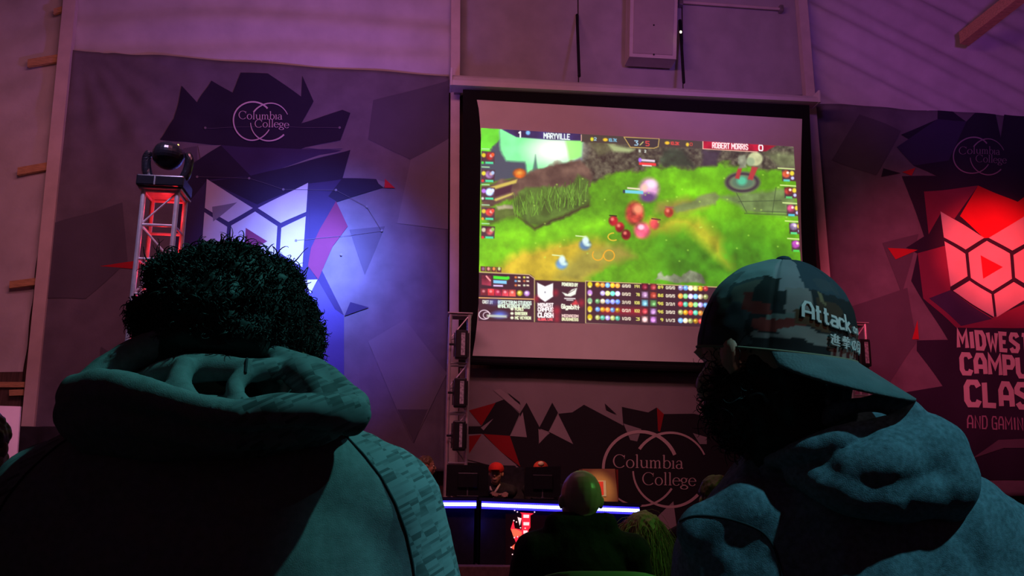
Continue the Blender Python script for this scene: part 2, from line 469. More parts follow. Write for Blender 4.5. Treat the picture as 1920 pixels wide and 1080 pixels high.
# ------------------------------------------------------------------ shell of the hall
WY = 12.7
def struct(o):
    o['kind'] = 'structure'; return o
struct(MB().box((0.9, 6, -.05), (22, 18, .1)).obj('floor', FLOOR))
struct(MB().box((0.9, WY + .12, 5.0), (22, .2, 10)).obj('wall_back', DARK_WALL))
struct(MB().box((-10.0, 6, 5.0), (.2, 18, 10)).obj('wall_left', WHITE_CLOTH))
struct(MB().box((11.8, 6, 5.0), (.2, 18, 10)).obj('wall_right', WHITE_CLOTH))
struct(MB().box((0.9, -2.95, 5.0), (22, .2, 10)).obj('wall_rear', WALL_PANEL))
struct(MB().box((0.9, 6, 10.05), (22, 18, .1)).obj('ceiling', WHITE_CLOTH))

def quad_slab(name, corners, Y, thick, material, parent=None, bev=0.0):
    P = [px(u, v, Y) for u, v in corners]
    o = MB().hexa([tuple(p) for p in P] + [(p[0], p[1] + thick, p[2]) for p in P]).obj(name, material, parent)
    return o

# upper wall panels above the screen, split by seams
seams = [(858, 858), (1083, 1085), (1277, 1281), (1508, 1512)]
for k in range(3):
    a0, a1 = seams[k]; b0, b1 = seams[k + 1]
    struct(quad_slab('trim_%d' % (k + 1), [(a0 + 1.2, -120), (b0 - 1.2, -120), (b1 - 1.2, 178), (a1 + 1.2, 178)], WY - .06, .05, WALL_PANEL))

# posts that frame the bays
def post(n, top, bot, w, Y, d=.12):
    (u0, v0), (u1, v1) = top, bot
    return struct(quad_slab('trim_%d' % n, [(u0 - w / 2, v0), (u0 + w / 2, v0), (u1 + w / 2, v1), (u1 - w / 2, v1)], Y, d, POST))
post(4, (140, -100), (50, 812), 24, 12.45)
post(5, (855, -100), (850, 880), 17, 12.35)
post(6, (1497, -100), (1580, 900), 17, 12.35)

# white liner cloth, left of the first post and above both banners
def disp_left(x, z):
    return .03 * math.sin(5.2 * (z + .35 * x)) * math.sin(2.1 * x + 1.3) + .02 * math.sin(9 * (z - .6 * x) + 1)
struct(grid_cloth('trim_7', (-420, -120), (142, -120), (42, 716), (-420, 716), 12.62, 40, 90, disp_left, WHITE_CLOTH))
def disp_up(x, z):
    sag = z + .10 * math.sin(.8 * x + .4)
    return .05 * math.sin(6.0 * sag + .4 * x) * (.5 + .5 * math.sin(1.4 * x)) + .03 * math.sin(13 * sag - .8 * x)
o = grid_cloth('fabric_drape', (152, -120), (850, -120), (846, 160), (130, 112), 12.60, 90, 40, disp_up, WHITE_CLOTH)
tag(o, 'white fabric drape swagged above the dark blue-lit banner on the left', 'drape', 'white drapes above the banners')
def disp_ur(x, z):
    d = z + .42 * x
    return .05 * math.sin(7.5 * d) * (.6 + .4 * math.sin(1.1 * x)) + .035 * math.sin(17 * d + 1.2 * x)
o = grid_cloth('fabric_drape', (1500, -120), (2250, -120), (2250, 250), (1526, 205), 12.60, 90, 45, disp_ur, WHITE_CLOTH)
tag(o, 'white fabric drape with diagonal folds above the red-lit banner', 'drape', 'white drapes above the banners')

# timber pieces behind the liner on the left, and the low band of wall there
for k, (u0, v0, u1, v1, h) in enumerate([(101, 16, 128, 8, 10), (52, 111, 117, 100, 14), (33, 314, 95, 303, 14), (18, 527, 74, 520, 13), (-60, 716, 46, 716, 10)]):
    struct(quad_slab('trim_%d' % (8 + k), [(u0, v0), (u1, v1), (u1 - 1, v1 + h), (u0 - 1, v0 + h)], 12.50, .05, WOOD))
struct(quad_slab('trim_13', [(-200, 700), (43, 697), (38, 770), (-200, 770)], 12.55, .05, DARK_WALL))
struct(quad_slab('trim_14', [(17, 731), (43, 730), (42, 741), (17, 742)], 12.46, .05, WOOD))
# rafter that runs out of the upper right corner
a, b = px(1800, 82, 12.3), px(2000, -75, 10.6)
ax = b - a
side = np.array([0, 0, .19]); dep = np.array([.17, .05, 0])
struct(MB().hexa([tuple(p) for p in (a, b, b + dep, a + dep, a + side, b + side, b + dep + side, a + dep + side)]).obj('trim_15', WOOD))

# stage riser in front of the back wall
struct(MB().box((1.8, 11.2, .23), (13.0, 2.9, .46), bev=.01).obj('stage_floor', STAGE))

# ------------------------------------------------------------------ printed cloth: polygons in cells, cut on a grid and folded with the cloth
class Art:
    def __init__(s, Y, disp, cell=.06): s.Y, s.disp, s.cell, s.items, s.mats = Y, disp, cell, [], []
    def poly(s, pts, material):
        if material not in s.mats: s.mats.append(material)
        s.items.append(([np.asarray(p, float) for p in pts], s.mats.index(material)))
    def stroke(s, pts, w, material):
        for q in ribbon(pts, w): s.poly(q, material)
    def build(s, name, parent=None, step=.0009, base=0.007):
        bm = bmesh.new(); prev = None
        layer = 0
        for k, (pts, mi) in enumerate(s.items):
            if prev is None or mi != prev or len(pts) > 4: layer += 1
            prev = mi
            y = s.Y - base - step * layer
            P = [px(p[0], p[1], s.Y) for p in pts]
            vs = [bm.verts.new((p[0], y, p[2])) for p in P]
            tris = tessellate_polygon([[Vector((p[0], p[2], 0)) for p in P]])
            for t in tris:
                a, b, c = (P[i] for i in t)
                ar = (b[0] - a[0]) * (c[2] - a[2]) - (b[2] - a[2]) * (c[0] - a[0])
                if abs(ar) < 1e-9: continue
                t = t if ar > 0 else t[::-1]
                try:
                    f = bm.faces.new([vs[i] for i in t]); f.material_index = mi; f.smooth = True
                except ValueError:
                    pass
        xs = [v.co.x for v in bm.verts]; zs = [v.co.z for v in bm.verts]
        for lo, hi, ax in ((min(xs), max(xs), 0), (min(zs), max(zs), 2)):
            c = math.ceil(lo / s.cell) * s.cell
            while c < hi:
                no = [0, 0, 0]; no[ax] = 1; co = [0, 0, 0]; co[ax] = c
                bmesh.ops.bisect_plane(bm, geom=bm.verts[:] + bm.edges[:] + bm.faces[:], plane_co=co, plane_no=no)
                c += s.cell
        for v in bm.verts:
            v.co.y -= s.disp(v.co.x, v.co.z)
        me = bpy.data.meshes.new(name); bm.to_mesh(me); bm.free()
        return adopt(name, me, s.mats, parent, smooth=True)

def cloth(n, c, **k): return mat(n, c, .85, var=k.get('var', .06), vscale=3, bump=.15, bscale=40)
GREY = cloth('print_mauve_grey', (.165, .15, .19), var=.16)
GREY2 = cloth('print_mid_grey', (.105, .095, .13))
GREY3 = cloth('print_pale_grey', (.20, .185, .22))
DARK = cloth('print_navy_black', (.022, .018, .045))
DARK2 = cloth('print_deep_navy', (.045, .035, .10))
NAVY = cloth('print_navy', (.08, .07, .24))
PURPLE = cloth('print_maroon', (.20, .035, .085))
RED = cloth('print_red_and_glow', (.50, .018, .03))
PALE = cloth('print_white', (.52, .51, .52))
LOGO = cloth('print_logo_pink_white', (.66, .56, .62))
LOGO_DIM = cloth('print_logo_dim', (.30, .22, .30))
STAGE_GREY = cloth('stage_print_grey', (.30, .24, .25))
STAGE_GREY2 = cloth('stage_print_pale', (.36, .28, .29))
STAGE_DARK = cloth('stage_print_black', (.018, .014, .018))
STAGE_RED = cloth('stage_print_red', (.34, .012, .016))
STAGE_LOGO = cloth('stage_print_logo', (.62, .44, .42))

def emblem(art, O, X, Y, fill, dark):
    O, X, Y = (np.asarray(q, float) for q in (O, X, Y))
    T = lambda a: [O + X * p[0] + Y * p[1] for p in a]
    for sgn in (-1, 1):
        for pc in ([(-1, 0), (-.05, .57), (-.52, .86), (-1, .60)], [(-1, .69), (-.54, .96), (-.54, 1.47), (-1, 1.74)], [(-.95, 1.83), (-.5, 1.57), (-.03, 1.86), (-.03, 2.39)]):
            art.poly(T([(p[0] * -sgn, p[1]) for p in pc]), fill)
    art.poly(T([(0, .64), (.46, .93), (.46, 1.50), (0, 1.79), (-.46, 1.50), (-.46, .93)]), fill)
    art.poly(T([(-.17, .97), (.28, 1.24), (-.17, 1.51)]), dark)
def line_text(art, s, O, X, Y, w, material, cw=.62, gap=.36, serif=False):
    """O lower left corner; X, Y pixel vectors for one letter height along and up"""
    O, X, Y = (np.asarray(q, float) for q in (O, X, Y))
    if serif:
        x = 0
        for ch in s:
            st, adv = serif_strokes(ch)
            for pts, ws in st:
                pp = [O + X * (x + a) + Y * b for a, b in pts]
                art.stroke(pp, [q * np.linalg.norm(Y) for q in ws], material)
            x += adv
        return
    st, _ = text_strokes(s, cw, gap)
    for pts in st:
        art.stroke([O + X * a + Y * b for a, b in pts], w, material)
def college_logo(art, c1, c2, r, w, material, o1, s1, o2, s2, slope=.0, ex=1.0, whole=False):
    """two interlocked broken rings with two words"""
    def ring(c, a0, a1, wa, wb):
        n = max(6, int(abs(a1 - a0) / 6)); pts, ws = [], []
        for i in range(n + 1):
            a = math.radians(a0 + (a1 - a0) * i / n); pts.append((c[0] + r * ex * math.cos(a), c[1] - r * math.sin(a)))
            ws.append(wa + (wb - wa) * i / n)
        art.stroke(pts, ws, material)
    
    if whole: ring(c1, 40, 330, w * 1.2, w * .8)
    else: ring(c1, 22, 180, w * 1.25, w); ring(c1, 228, 328, w * .6, w * .8)
   
    ring(c2, 146, 24, w * 1.1, w * .55); ring(c2, 182, 318, w * .6, w * 1.1)
    line_text(art, 'Columbia', o1, (s1, s1 * slope), (0, -s1 * .98), 0, material, serif=True)
    line_text(art, 'College', o2, (s2, s2 * slope), (0, -s2 * .98), 0, material, serif=True)

# ---- left banner
BL_Y = 12.52
def disp_bl(x, z):
    xa, za = px(140, 100, BL_Y)[[0, 2]]
    dx, dz = x - xa, za - z
    ang = math.atan2(dx, dz + .3)
    r = math.hypot(dx, dz)
    return .034 * math.sin(24 * ang) * math.exp(-r / 3.0) * min(1, r) + .018 * math.sin(4.1 * x + .6 * z) + .010 * math.sin(10 * x - 1.6 * z) * math.sin(1.3 * z)
ban = thing('wall_banner', 'grey printed cloth banner with pale shield emblem under a blue spotlight', 'banner', px(480, 860, BL_Y), 'printed banners hung on the wall')
grid_cloth('cloth', (136, 94), (842, 142), (838, 884), (40, 884), BL_Y, 90, 90, disp_bl, GREY, ban)
A = Art(BL_Y, disp_bl)
A.poly([(655, 430), (722, 425), (684, 516)], GREY2)
A.poly([(700, 190), (842, 150), (841, 260), (770, 300), (690, 262)], GREY2)
A.poly([(770, 300), (841, 260), (840, 430), (745, 420)], GREY3)
A.poly([(100, 420), (230, 380), (240, 490), (160, 560), (90, 560)], GREY2)
A.poly([(690, 640), (760, 600), (838, 700), (775, 830), (745, 770)], GREY3)
A.poly([(745, 768), (802, 768), (776, 830)], GREY2)
A.poly([(186, 498), (262, 489), (262, 506)], RED)
A.poly([(300, 262), (327, 225), (342, 163), (370, 193), (396, 150), (436, 173), (452, 138), (503, 140), (565, 182), (567, 143), (588, 190), (565, 231), (642, 206), (657, 212), (638, 262), (570, 278), (520, 300), (420, 300), (414, 272), (330, 266)], DARK)
A.poly([(414, 272), (520, 280), (640, 281), (528, 317), (657, 281), (642, 336), (606, 420), (590, 480), (640, 580), (645, 592), (645, 884), (330, 884), (310, 640), (318, 480), (330, 420), (345, 318), (378, 296)], DARK2)
A.poly([(330, 600), (645, 592), (645, 884), (320, 884)], DARK2)
A.poly([(345, 318), (378, 296), (414, 272), (470, 330), (387, 338), (340, 400)], DARK)
A.poly([(470, 330), (528, 317), (657, 281), (642, 336), (578, 345), (483, 385), (395, 340)], DARK)
A.poly([(642, 334), (705, 337), (722, 352), (632, 378), (612, 372)], DARK)
A.poly([(372, 274), (415, 272), (376, 297)], GREY3); A.poly([(345, 280), (370, 275), (370, 300), (352, 312)], GREY2)
A.poly([(653, 281), (528, 317), (600, 292)], GREY3)
A.poly([(570, 278), (636, 266), (642, 278), (600, 281)], GREY)
A.poly([(595, 372), (630, 377), (652, 424), (624, 462), (597, 525), (578, 500), (588, 440)], PURPLE)
A.poly([(580, 346), (630, 377), (600, 430), (582, 470)], DARK2)
A.poly([(706, 338), (722, 343), (720, 354), (710, 346)], GREY3); A.poly([(722, 337), (741, 355), (721, 354)], RED)
A.poly([(597, 527), (628, 580), (645, 592), (645, 720), (600, 720), (560, 580)], NAVY)
A.poly([(572, 526), (596, 525), (582, 552)], PALE)
A.poly([(657, 567), (692, 577), (646, 593)], DARK2)
A.poly([(190, 650), (250, 690), (262, 884), (180, 884)], GREY2)
emblem(A, (483, 340), (95, 4), (-6, 91), PALE, PURPLE)
A.poly([(398, 388), (445, 380), (400, 416)], GREY3)
for t, o_, h, w_ in (('MIDWEST', (404, 622), 33, 7.5), ('CAMPUS', (403, 672), 37, 8.5), ('CLASH', (402, 733), 43, 10)):
    line_text(A, t, o_, (h * .86, 1), (0, -h), w_, PALE, cw={'MIDWEST': .46, 'CAMPUS': .56, 'CLASH': .62}[t], gap=.31)
line_text(A, 'AND GAMING EXPO', (404, 778), (15, .4), (0, -24), 2.5, LOGO_DIM, cw=.55, gap=.3)
# constellation of thin lines and dots over the print
dots = [(370, 332), (468, 336), (532, 357), (630, 357), (688, 389), (716, 434), (556, 453), (640, 478), (385, 240), (637, 240)]
for i in range(len(dots) - 1):
    if i not in (6, 7): A.stroke([dots[i], dots[i + 1]], .7, GREY2)
for (u, v) in dots:
    A.poly([(u + 2.4 * math.cos(t * PI / 4), v + 2.4 * math.sin(t * PI / 4)) for t in range(8)], GREY3)
college_logo(A, (475, 229), (507, 232), 36, 2.6, LOGO, (449, 226), 15.2, (479, 242), 15, .02, whole=True)
A.build('print', ban)

# ---- right banner
def disp_br(x, z):
    return .022 * math.sin(3.6 * x + 1.2 * z + 1) + .012 * math.sin(8 * x - 2.4 * z)
ban2 = thing('wall_banner', 'grey printed cloth banner with shield emblem glowing red under a red spotlight', 'banner', px(1850, 900, BL_Y), 'printed banners hung on the wall')
grid_cloth('cloth', (1527, 193), (2230, 238), (2300, 930), (1590, 930), BL_Y, 90, 90, disp_br, GREY, ban2)
A = Art(BL_Y, disp_br)
A.poly([(1610, 215), (1690, 245), (1640, 330), (1560, 300)], GREY2)
A.poly([(1655, 455), (1720, 440), (1690, 552)], GREY2)
A.poly([(1580, 580), (1700, 540), (1720, 640), (1640, 760), (1590, 720)], GREY2)
A.poly([(1690, 252), (1757, 224), (1757, 208), (1785, 210), (1810, 229), (1826, 213), (1866, 215), (1876, 258), (1884, 214), (1925, 218), (1990, 215), (2060, 300), (2080, 480), (2040, 900), (1690, 900), (1700, 735), (1767, 724), (1720, 657), (1720, 638), (1775, 638), (1707, 527), (1718, 476), (1696, 466), (1731, 444), (1690, 331), (1757, 329), (1713, 311), (1681, 276), (1713, 265)], DARK)
A.poly([(1650, 333), (1654, 317), (1688, 325)], DARK); A.poly([(1691, 323), (1716, 315), (1708, 330)], RED)
A.poly([(1757, 224), (1810, 229), (1780, 300), (1713, 311), (1681, 276)], DARK2)
A.poly([(1832, 349), (1905, 380), (1960, 340), (1990, 440), (1846, 446), (1800, 405)], RED)  # red spotlight glow above the emblem, laid in as a coloured polygon
A.poly([(1731, 360), (1832, 349), (1790, 410), (1765, 399), (1740, 440)], PURPLE)
A.poly([(1718, 476), (1775, 460), (1779, 545), (1860, 596), (1990, 540), (1990, 615), (1790, 615), (1730, 560)], PURPLE)
A.poly([(1740, 560), (1779, 545), (1860, 598), (1800, 612)], DARK2)
A.poly([(1664, 465), (1718, 470), (1678, 487)], RED); A.poly([(1711, 636), (1720, 600), (1723, 636)], RED)
A.poly([(1820, 860), (1870, 825), (1990, 820), (1990, 840), (1880, 840)], GREY2)
emblem(A, (1845, 399), (81, 3), (8.7, 82), PALE, RED)
for t, o_, h, w_ in (('MIDWEST', (1795, 652), 31, 7.5), ('CAMPUS', (1802, 700), 35, 8.5), ('CLASH', (1811, 759), 42, 10)):
    line_text(A, t, o_, (h * .88, 1.5), (-2, -h), w_, PALE, cw={'MIDWEST': .46, 'CAMPUS': .54, 'CLASH': .58}[t], gap=.30)
line_text(A, 'AND GAMING EXPO', (1812, 803), (16.5, .6), (-.5, -23), 2.6, LOGO_DIM, cw=.52, gap=.28)
college_logo(A, (1821, 293), (1850, 296), 33.5, 2.2, LOGO_DIM, (1797, 290), 14.2, (1826, 306), 14, .02, whole=True)
A.build('print', ban2)

# ---- stage backdrop under the screen
BS_Y = 12.25
def disp_bs(x, z): return .008 * math.sin(3 * x + z)
ban3 = thing('stage_backdrop', 'dark angular-patterned backdrop cloth with large college logo under the screen', 'backdrop cloth', px(1200, 960, BS_Y))
grid_cloth('cloth', (862, 690), (1585, 706), (1596, 1057), (856, 1054), BS_Y, 60, 24, disp_bs, STAGE_GREY, ban3)
A = Art(BS_Y, disp_bs)
q = lambda *p: [(860 + a / 3.857, 680 + b / 3.857) for a, b in p]
A.poly(q((20, 460), (165, 460), (262, 290), (330, 265), (440, 370), (370, 530), (180, 515), (20, 520)), STAGE_DARK)
A.poly(q((75, 345), (268, 290), (165, 455)), STAGE_RED)
A.poly(q((160, 470), (250, 405), (180, 490)), STAGE_GREY2)
A.poly(q((250, 200), (300, 190), (445, 300), (440, 360)), STAGE_GREY2); A.poly(q((350, 215), (440, 285), (447, 308), (400, 270)), STAGE_DARK)
A.poly(q((370, 530), (490, 540), (575, 590), (700, 470), (825, 590), (720, 370), (820, 360), (905, 305), (1190, 455), (1180, 320), (1370, 360), (1430, 325), (1480, 372), (1700, 370), (1900, 420), (2760, 380), (2760, 1180), (20, 1180), (20, 720), (440, 740)), STAGE_DARK)
A.poly(q((440, 370), (490, 290), (590, 480), (575, 590), (490, 545), (460, 480)), STAGE_DARK)
A.poly(q((675, 290), (716, 362), (650, 495), (582, 470)), STAGE_DARK)
A.poly(q((20, 520), (170, 515), (300, 640), (470, 790), (340, 770), (60, 700)), STAGE_GREY)
A.poly(q((75, 530), (165, 520), (75, 660)), STAGE_RED)
A.poly(q((180, 516), (370, 530), (445, 752), (300, 640)), STAGE_RED)
A.poly(q((370, 530), (462, 358), (492, 540)), STAGE_GREY2)
A.poly(q((650, 500), (716, 372), (826, 590)), STAGE_GREY2); A.poly(q((575, 480), (650, 512), (580, 586)), STAGE_GREY2)
A.poly(q((1190, 440), (1320, 480), (1290, 570), (1240, 560)), STAGE_GREY)
A.poly(q((1055, 295), (1142, 375), (1065, 340)), STAGE_DARK)
A.poly(q((1432, 325), (1482, 372), (1455, 500), (1440, 495)), STAGE_RED)
A.poly(q((1690, 510), (1790, 540), (1790, 590), (1740, 590)), STAGE_GREY)
A.poly([(1236, 965), (1262, 940), (1268, 985), (1240, 1000)], STAGE_GREY2)
A.poly([(1215, 990), (1236, 965), (1240, 1000)], STAGE_GREY)
college_logo(A, (1200, 879), (1256, 881), 69.5, 5.2, STAGE_LOGO, (1149, 876.5), 24.5, (1204, 909), 23.5, .02)
A.build('print', ban3)
# ------------------------------------------------------------------ projection screen
SY = 12.0
scr = thing('projection_screen', 'large pull-down projection screen showing a green game broadcast', 'projection screen', px(1195, 690, SY))
P_TL, P_TR, P_BR, P_BL = (902, 240), (1488, 275), (1509, 617), (897, 601)

def screen_xy(s, t):
    """white sheet with slightly waisted sides, s,t in 0..1 -> pixel"""
    l = np.array([894, 187]) * (1 - t) + np.array([886, 667]) * t
    r = np.array([1504, 223]) * (1 - t) + np.array([1522, 686]) * t
    l = l + np.array([14 * math.sin(PI * min(1, t * 1.02)) ** .6, 0]); r = r - np.array([10 * math.sin(PI * t), 0])
    return l * (1 - s) + r * s
V, Fc = [], []
nx, nz = 4, 30
for j in range(nz + 1):
    for i in range(nx + 1):
        u, v = screen_xy(i / nx, j / nz); V.append(px(u, v, SY))
for j in range(nz):
    for i in range(nx):
        a = j * (nx + 1) + i; Fc.append((a, a + nx + 1, a + nx + 2, a + 1))
mobj('white_sheet', V, Fc, SCREEN_WHITE, scr)
quad_slab('black_border', [(868, 158), (1517, 192), (1540, 702), (866, 680)], SY + .012, .01, SCREEN_BLACK, scr)
p0, p1 = px(866, 677, SY), px(1540, 700, SY)
MB().tube([p0, p1], .045, 10).obj('weight_bar', SCREEN_BLACK, scr)
# case
cs = [(848, 128), (1535, 170), (1535, 191), (848, 159)]
Pc = [px(u, v, SY - .12) for u, v in cs]
bm = MB(); prof = [(0, 0), (.0, .3), (.05, .6), (.13, .85), (.24, 1), (.24, 0)]
L = [(Pc[0] - Pc[3], Pc[3]), (Pc[1] - Pc[2], Pc[2])]
vs = []
for (h, b) in L:
    for d, hh in prof: vs.append(b + h * hh + np.array([0, d, 0]))
n = len(prof)
bm.add(vs, [(i, i + n, (i + 1) % n + n, (i + 1) % n) for i in range(n)] + [tuple(range(n)), tuple(range(2 * n - 1, n - 1, -1))])
bm.obj('roller_case', CASE_WHITE, scr)
for s in (0, 1):
    h, b = L[s]
    c = b + h * .5 + np.array([(-.012 if s == 0 else .012), .12, 0])
    MB().box(c, (.03, .26, np.linalg.norm(h) * 1.06), bev=.006).obj('end_cap', CASE_WHITE, scr)

for u_ in (860, 1520):
    q_ = px(u_, 150 if u_ < 1000 else 188, SY); MB().box((q_[0], 12.26, q_[2]), (.10, .30, .12), bev=.008).obj('wall_bracket', STEEL, scr)
# ---- the projected picture, painted cell by cell
GW, GH = 620, 384
S_, T_ = np.meshgrid(np.linspace(0, 1, GW), np.linspace(0, 1, GH))
c_ = [np.array(p, float) for p in (P_TL, P_TR, P_BR, P_BL)]
U_ = (1 - T_) * ((1 - S_) * c_[0][0] + S_ * c_[1][0]) + T_ * ((1 - S_) * c_[3][0] + S_ * c_[2][0])
V_ = (1 - T_) * ((1 - S_) * c_[0][1] + S_ * c_[1][1]) + T_ * ((1 - S_) * c_[3][1] + S_ * c_[2][1])
U_ = U_ + 7 * np.sin(PI * T_) ** .8 * (1 - S_) * 0
IMG = np.zeros((GH, GW, 3))
def fbm(scale, seed, oct=4):
    P = np.stack([U_.ravel() / 100, V_.ravel() / 100, np.zeros(U_.size)], 1); o = 0
    for k in range(oct): o = o + vnoise(P, scale * 2 ** k, seed + k) * .5 ** k
    return o.reshape(U_.shape)
N1, N2, N3 = fbm(1.5, 1), fbm(5, 11), fbm(16, 21, 3)
def blend(mask, col, var=0.0, noise=None):
    c = np.array(col, float)
    if var:
        c = c[None, None, :] * (1 + var * (noise if noise is not None else N2))[..., None]
    IMG[:] = IMG * (1 - mask[..., None]) + c * mask[..., None]
def pmask(pts, soft=1.0, warp=0.0):
    uu = U_ + warp * N2 * 4; vv = V_ + warp * N2 * 2.5
    P = np.array(pts, float); inside = np.zeros(U_.shape, bool); d2 = np.full(U_.shape, 1e9)
    for i in range(len(P)):
        a, b = P[i], P[(i + 1) % len(P)]
        cond = ((a[1] > vv) != (b[1] > vv))
        with np.errstate(divide='ignore', invalid='ignore'):
            xin = (b[0] - a[0]) * (vv - a[1]) / (b[1] - a[1] + 1e-12) + a[0]
        inside ^= cond & (uu < xin)
        e = b - a; t = np.clip(((uu - a[0]) * e[0] + (vv - a[1]) * e[1]) / (e @ e + 1e-9), 0, 1)
        d2 = np.minimum(d2, (uu - a[0] - t * e[0]) ** 2 + (vv - a[1] - t * e[1]) ** 2)
    sd = np.sqrt(d2) * np.where(inside, 1, -1)
    return np.clip(sd / soft * .5 + .5, 0, 1)
def poly(pts, col, soft=1.2, warp=0.0, var=0.0, a=1.0, noise=None): blend(pmask(pts, soft, warp) * a, col, var, noise)
def disc(c, r, col, soft=1.5, a=1.0, var=0.0):
    r = r if hasattr(r, '__len__') else (r, r)
    d = np.sqrt(((U_ - c[0]) / r[0]) ** 2 + ((V_ - c[1]) / r[1]) ** 2)
    blend(np.clip((1 - d) * min(r) / soft * .5 + .5, 0, 1) * a, col, var)
def line(pts, w, col, a=1.0, soft=1.0):
    m = np.zeros(U_.shape)
    for (p, q) in zip(pts[:-1], pts[1:]):
        p, q = np.array(p, float), np.array(q, float); e = q - p
        i0, i1 = max(0, np.searchsorted(U_[0], min(p[0], q[0]) - 20) - 12), min(GW, np.searchsorted(U_[0], max(p[0], q[0]) + 20) + 12)
        if i1 <= i0: continue
        uu, vv = U_[:, i0:i1], V_[:, i0:i1]
        t = np.clip(((uu - p[0]) * e[0] + (vv - p[1]) * e[1]) / (e @ e + 1e-9), 0, 1)
        d = np.hypot(uu - p[0] - t * e[0], vv - p[1] - t * e[1])
        m[:, i0:i1] = np.maximum(m[:, i0:i1], np.clip((w / 2 - d) / soft + .5, 0, 1))
    blend(m * a, col)
def text(s, x0, y0, x1, y1, h, col, w=1.3, cw=.62, gap=.3, a=1.0):
    """text between two baseline points"""
    st, tw = text_strokes(s, cw, gap); k = (x1 - x0) / tw; sl = (y1 - y0) / (x1 - x0)
    for pts in st: line([(x0 + p[0] * k, y0 + p[0] * k * sl - p[1] * h) for p in pts], w, col, a)
def bar(x0, y0, x1, y1, h, col, soft=.8): poly([(x0, y0), (x1, y1), (x1, y1 + h), (x0, y0 + h)], col, soft)

blend(np.ones(U_.shape), (98, 168, 22)); IMG *= (1 + .13 * N1 + .06 * N2 + .06 * N3)[..., None]
poly([(1240, 320), (1340, 318), (1360, 400), (1300, 420), (1240, 380)], (112, 190, 20), 25, 2, .15)
poly([(1230, 445), (1420, 430), (1500, 470), (1500, 560), (1240, 540)], (70, 138, 24), 30, 2, .18)
poly([(890, 515), (930, 480), (1010, 452), (1090, 444), (1130, 452), (1150, 480), (1120, 505), (1090, 535), (890, 530)], (205, 178, 48), 12, 2, .12)
poly([(890, 520), (900, 470), (960, 425), (1060, 425), (1140, 405), (1150, 430), (1060, 450), (980, 470), (930, 500)], (122, 200, 24), 12, 1, .12)
poly([(1040, 520), (1090, 470), (1160, 455), (1190, 480), (1130, 500), (1090, 530)], (160, 150, 60), 10, 1, .12)
poly([(1190, 425), (1260, 405), (1320, 412), (1352, 450), (1366, 500), (1330, 470), (1290, 430), (1200, 440)], (170, 172, 40), 12, 2, .12)
poly([(1230, 380), (1290, 372), (1330, 388), (1290, 400), (1230, 398)], (150, 140, 60), 8, 1, .1)
poly([(1260, 388), (1340, 360), (1350, 368), (1345, 384), (1270, 400)], (118, 134, 78), 3, 1, .15)
poly([(1345, 370), (1400, 362), (1490, 352), (1497, 408), (1400, 398), (1385, 385)], (104, 128, 74), 5, 1, .18)
for l in ([(1385, 378), (1465, 376)], [(1396, 400), (1490, 404)], [(1455, 352), (1448, 400)], [(1380, 360), (1400, 398)], [(1428, 396), (1478, 398)]): line(l, 1.6, (60, 78, 50), .7)
# cliffs along the top
poly([(1085, 255), (1500, 272), (1500, 322), (1440, 322), (1380, 308), (1300, 313), (1230, 312), (1160, 322), (1120, 332), (1100, 350), (1080, 320)], (78, 74, 60), 4, 2, .35, noise=N3)
poly([(1100, 262), (1160, 266), (1150, 280), (1120, 290)], (120, 120, 85), 4, 1, .3)
poly([(1140, 270), (1190, 280), (1180, 286), (1150, 284)], (160, 175, 120), 3)
poly([(1240, 278), (1280, 280), (1300, 312), (1242, 312)], (52, 66, 48), 5, 1, .3)
poly([(1430, 284), (1492, 290), (1490, 312), (1460, 312)], (120, 128, 88), 4, 1, .3)
poly([(1320, 282), (1350, 280), (1345, 312), (1315, 312)], (60, 52, 62), 5, 1, .2)
# pale glow in the upper left corner
poly([(900, 236), (1095, 250), (1092, 300), (1070, 306), (1005, 322), (985, 330), (900, 345)], (66, 78, 92), 2)
poly([(900, 238), (940, 240), (930, 268), (920, 290), (900, 290)], (100, 215, 50), 2, 1, .1)
poly([(938, 240), (1092, 250), (1090, 292), (1070, 304), (1000, 322), (988, 326), (985, 304), (950, 302), (938, 282), (935, 258)], (130, 245, 160), 3, .5, .06)
disc((1040, 282), (46, 26), (252, 255, 245), 14)
poly([(1060, 262), (1092, 262), (1090, 294), (1068, 302)], (150, 240, 110), 3, 0, .05, .8)
poly([(998, 322), (1004, 290), (1009, 322)], (80, 120, 110), 2)
poly([(903, 350), (970, 330), (1010, 318), (1050, 304), (1088, 300), (1110, 320), (1106, 348), (1000, 362), (960, 372), (905, 392)], (98, 76, 64), 3, 1, .25)
poly([(915, 352), (970, 336), (968, 343), (928, 357)], (205, 185, 85), 1.5); poly([(925, 374), (962, 361), (962, 365), (930, 377)], (205, 185, 95), 1.5)
poly([(903, 362), (960, 346), (958, 360), (904, 378)], (66, 40, 52), 2)
poly([(905, 395), (960, 382), (970, 405), (915, 420)], (84, 104, 44), 4, 1, .2)
poly([(930, 386), (958, 382), (962, 390), (935, 394)], (170, 165, 130), 2, 1, .2)
disc((974, 325), (12, 9), (240, 110, 30), 2, 1, .3); disc((974, 324), (6, 4), (250, 180, 70), 3, .8)
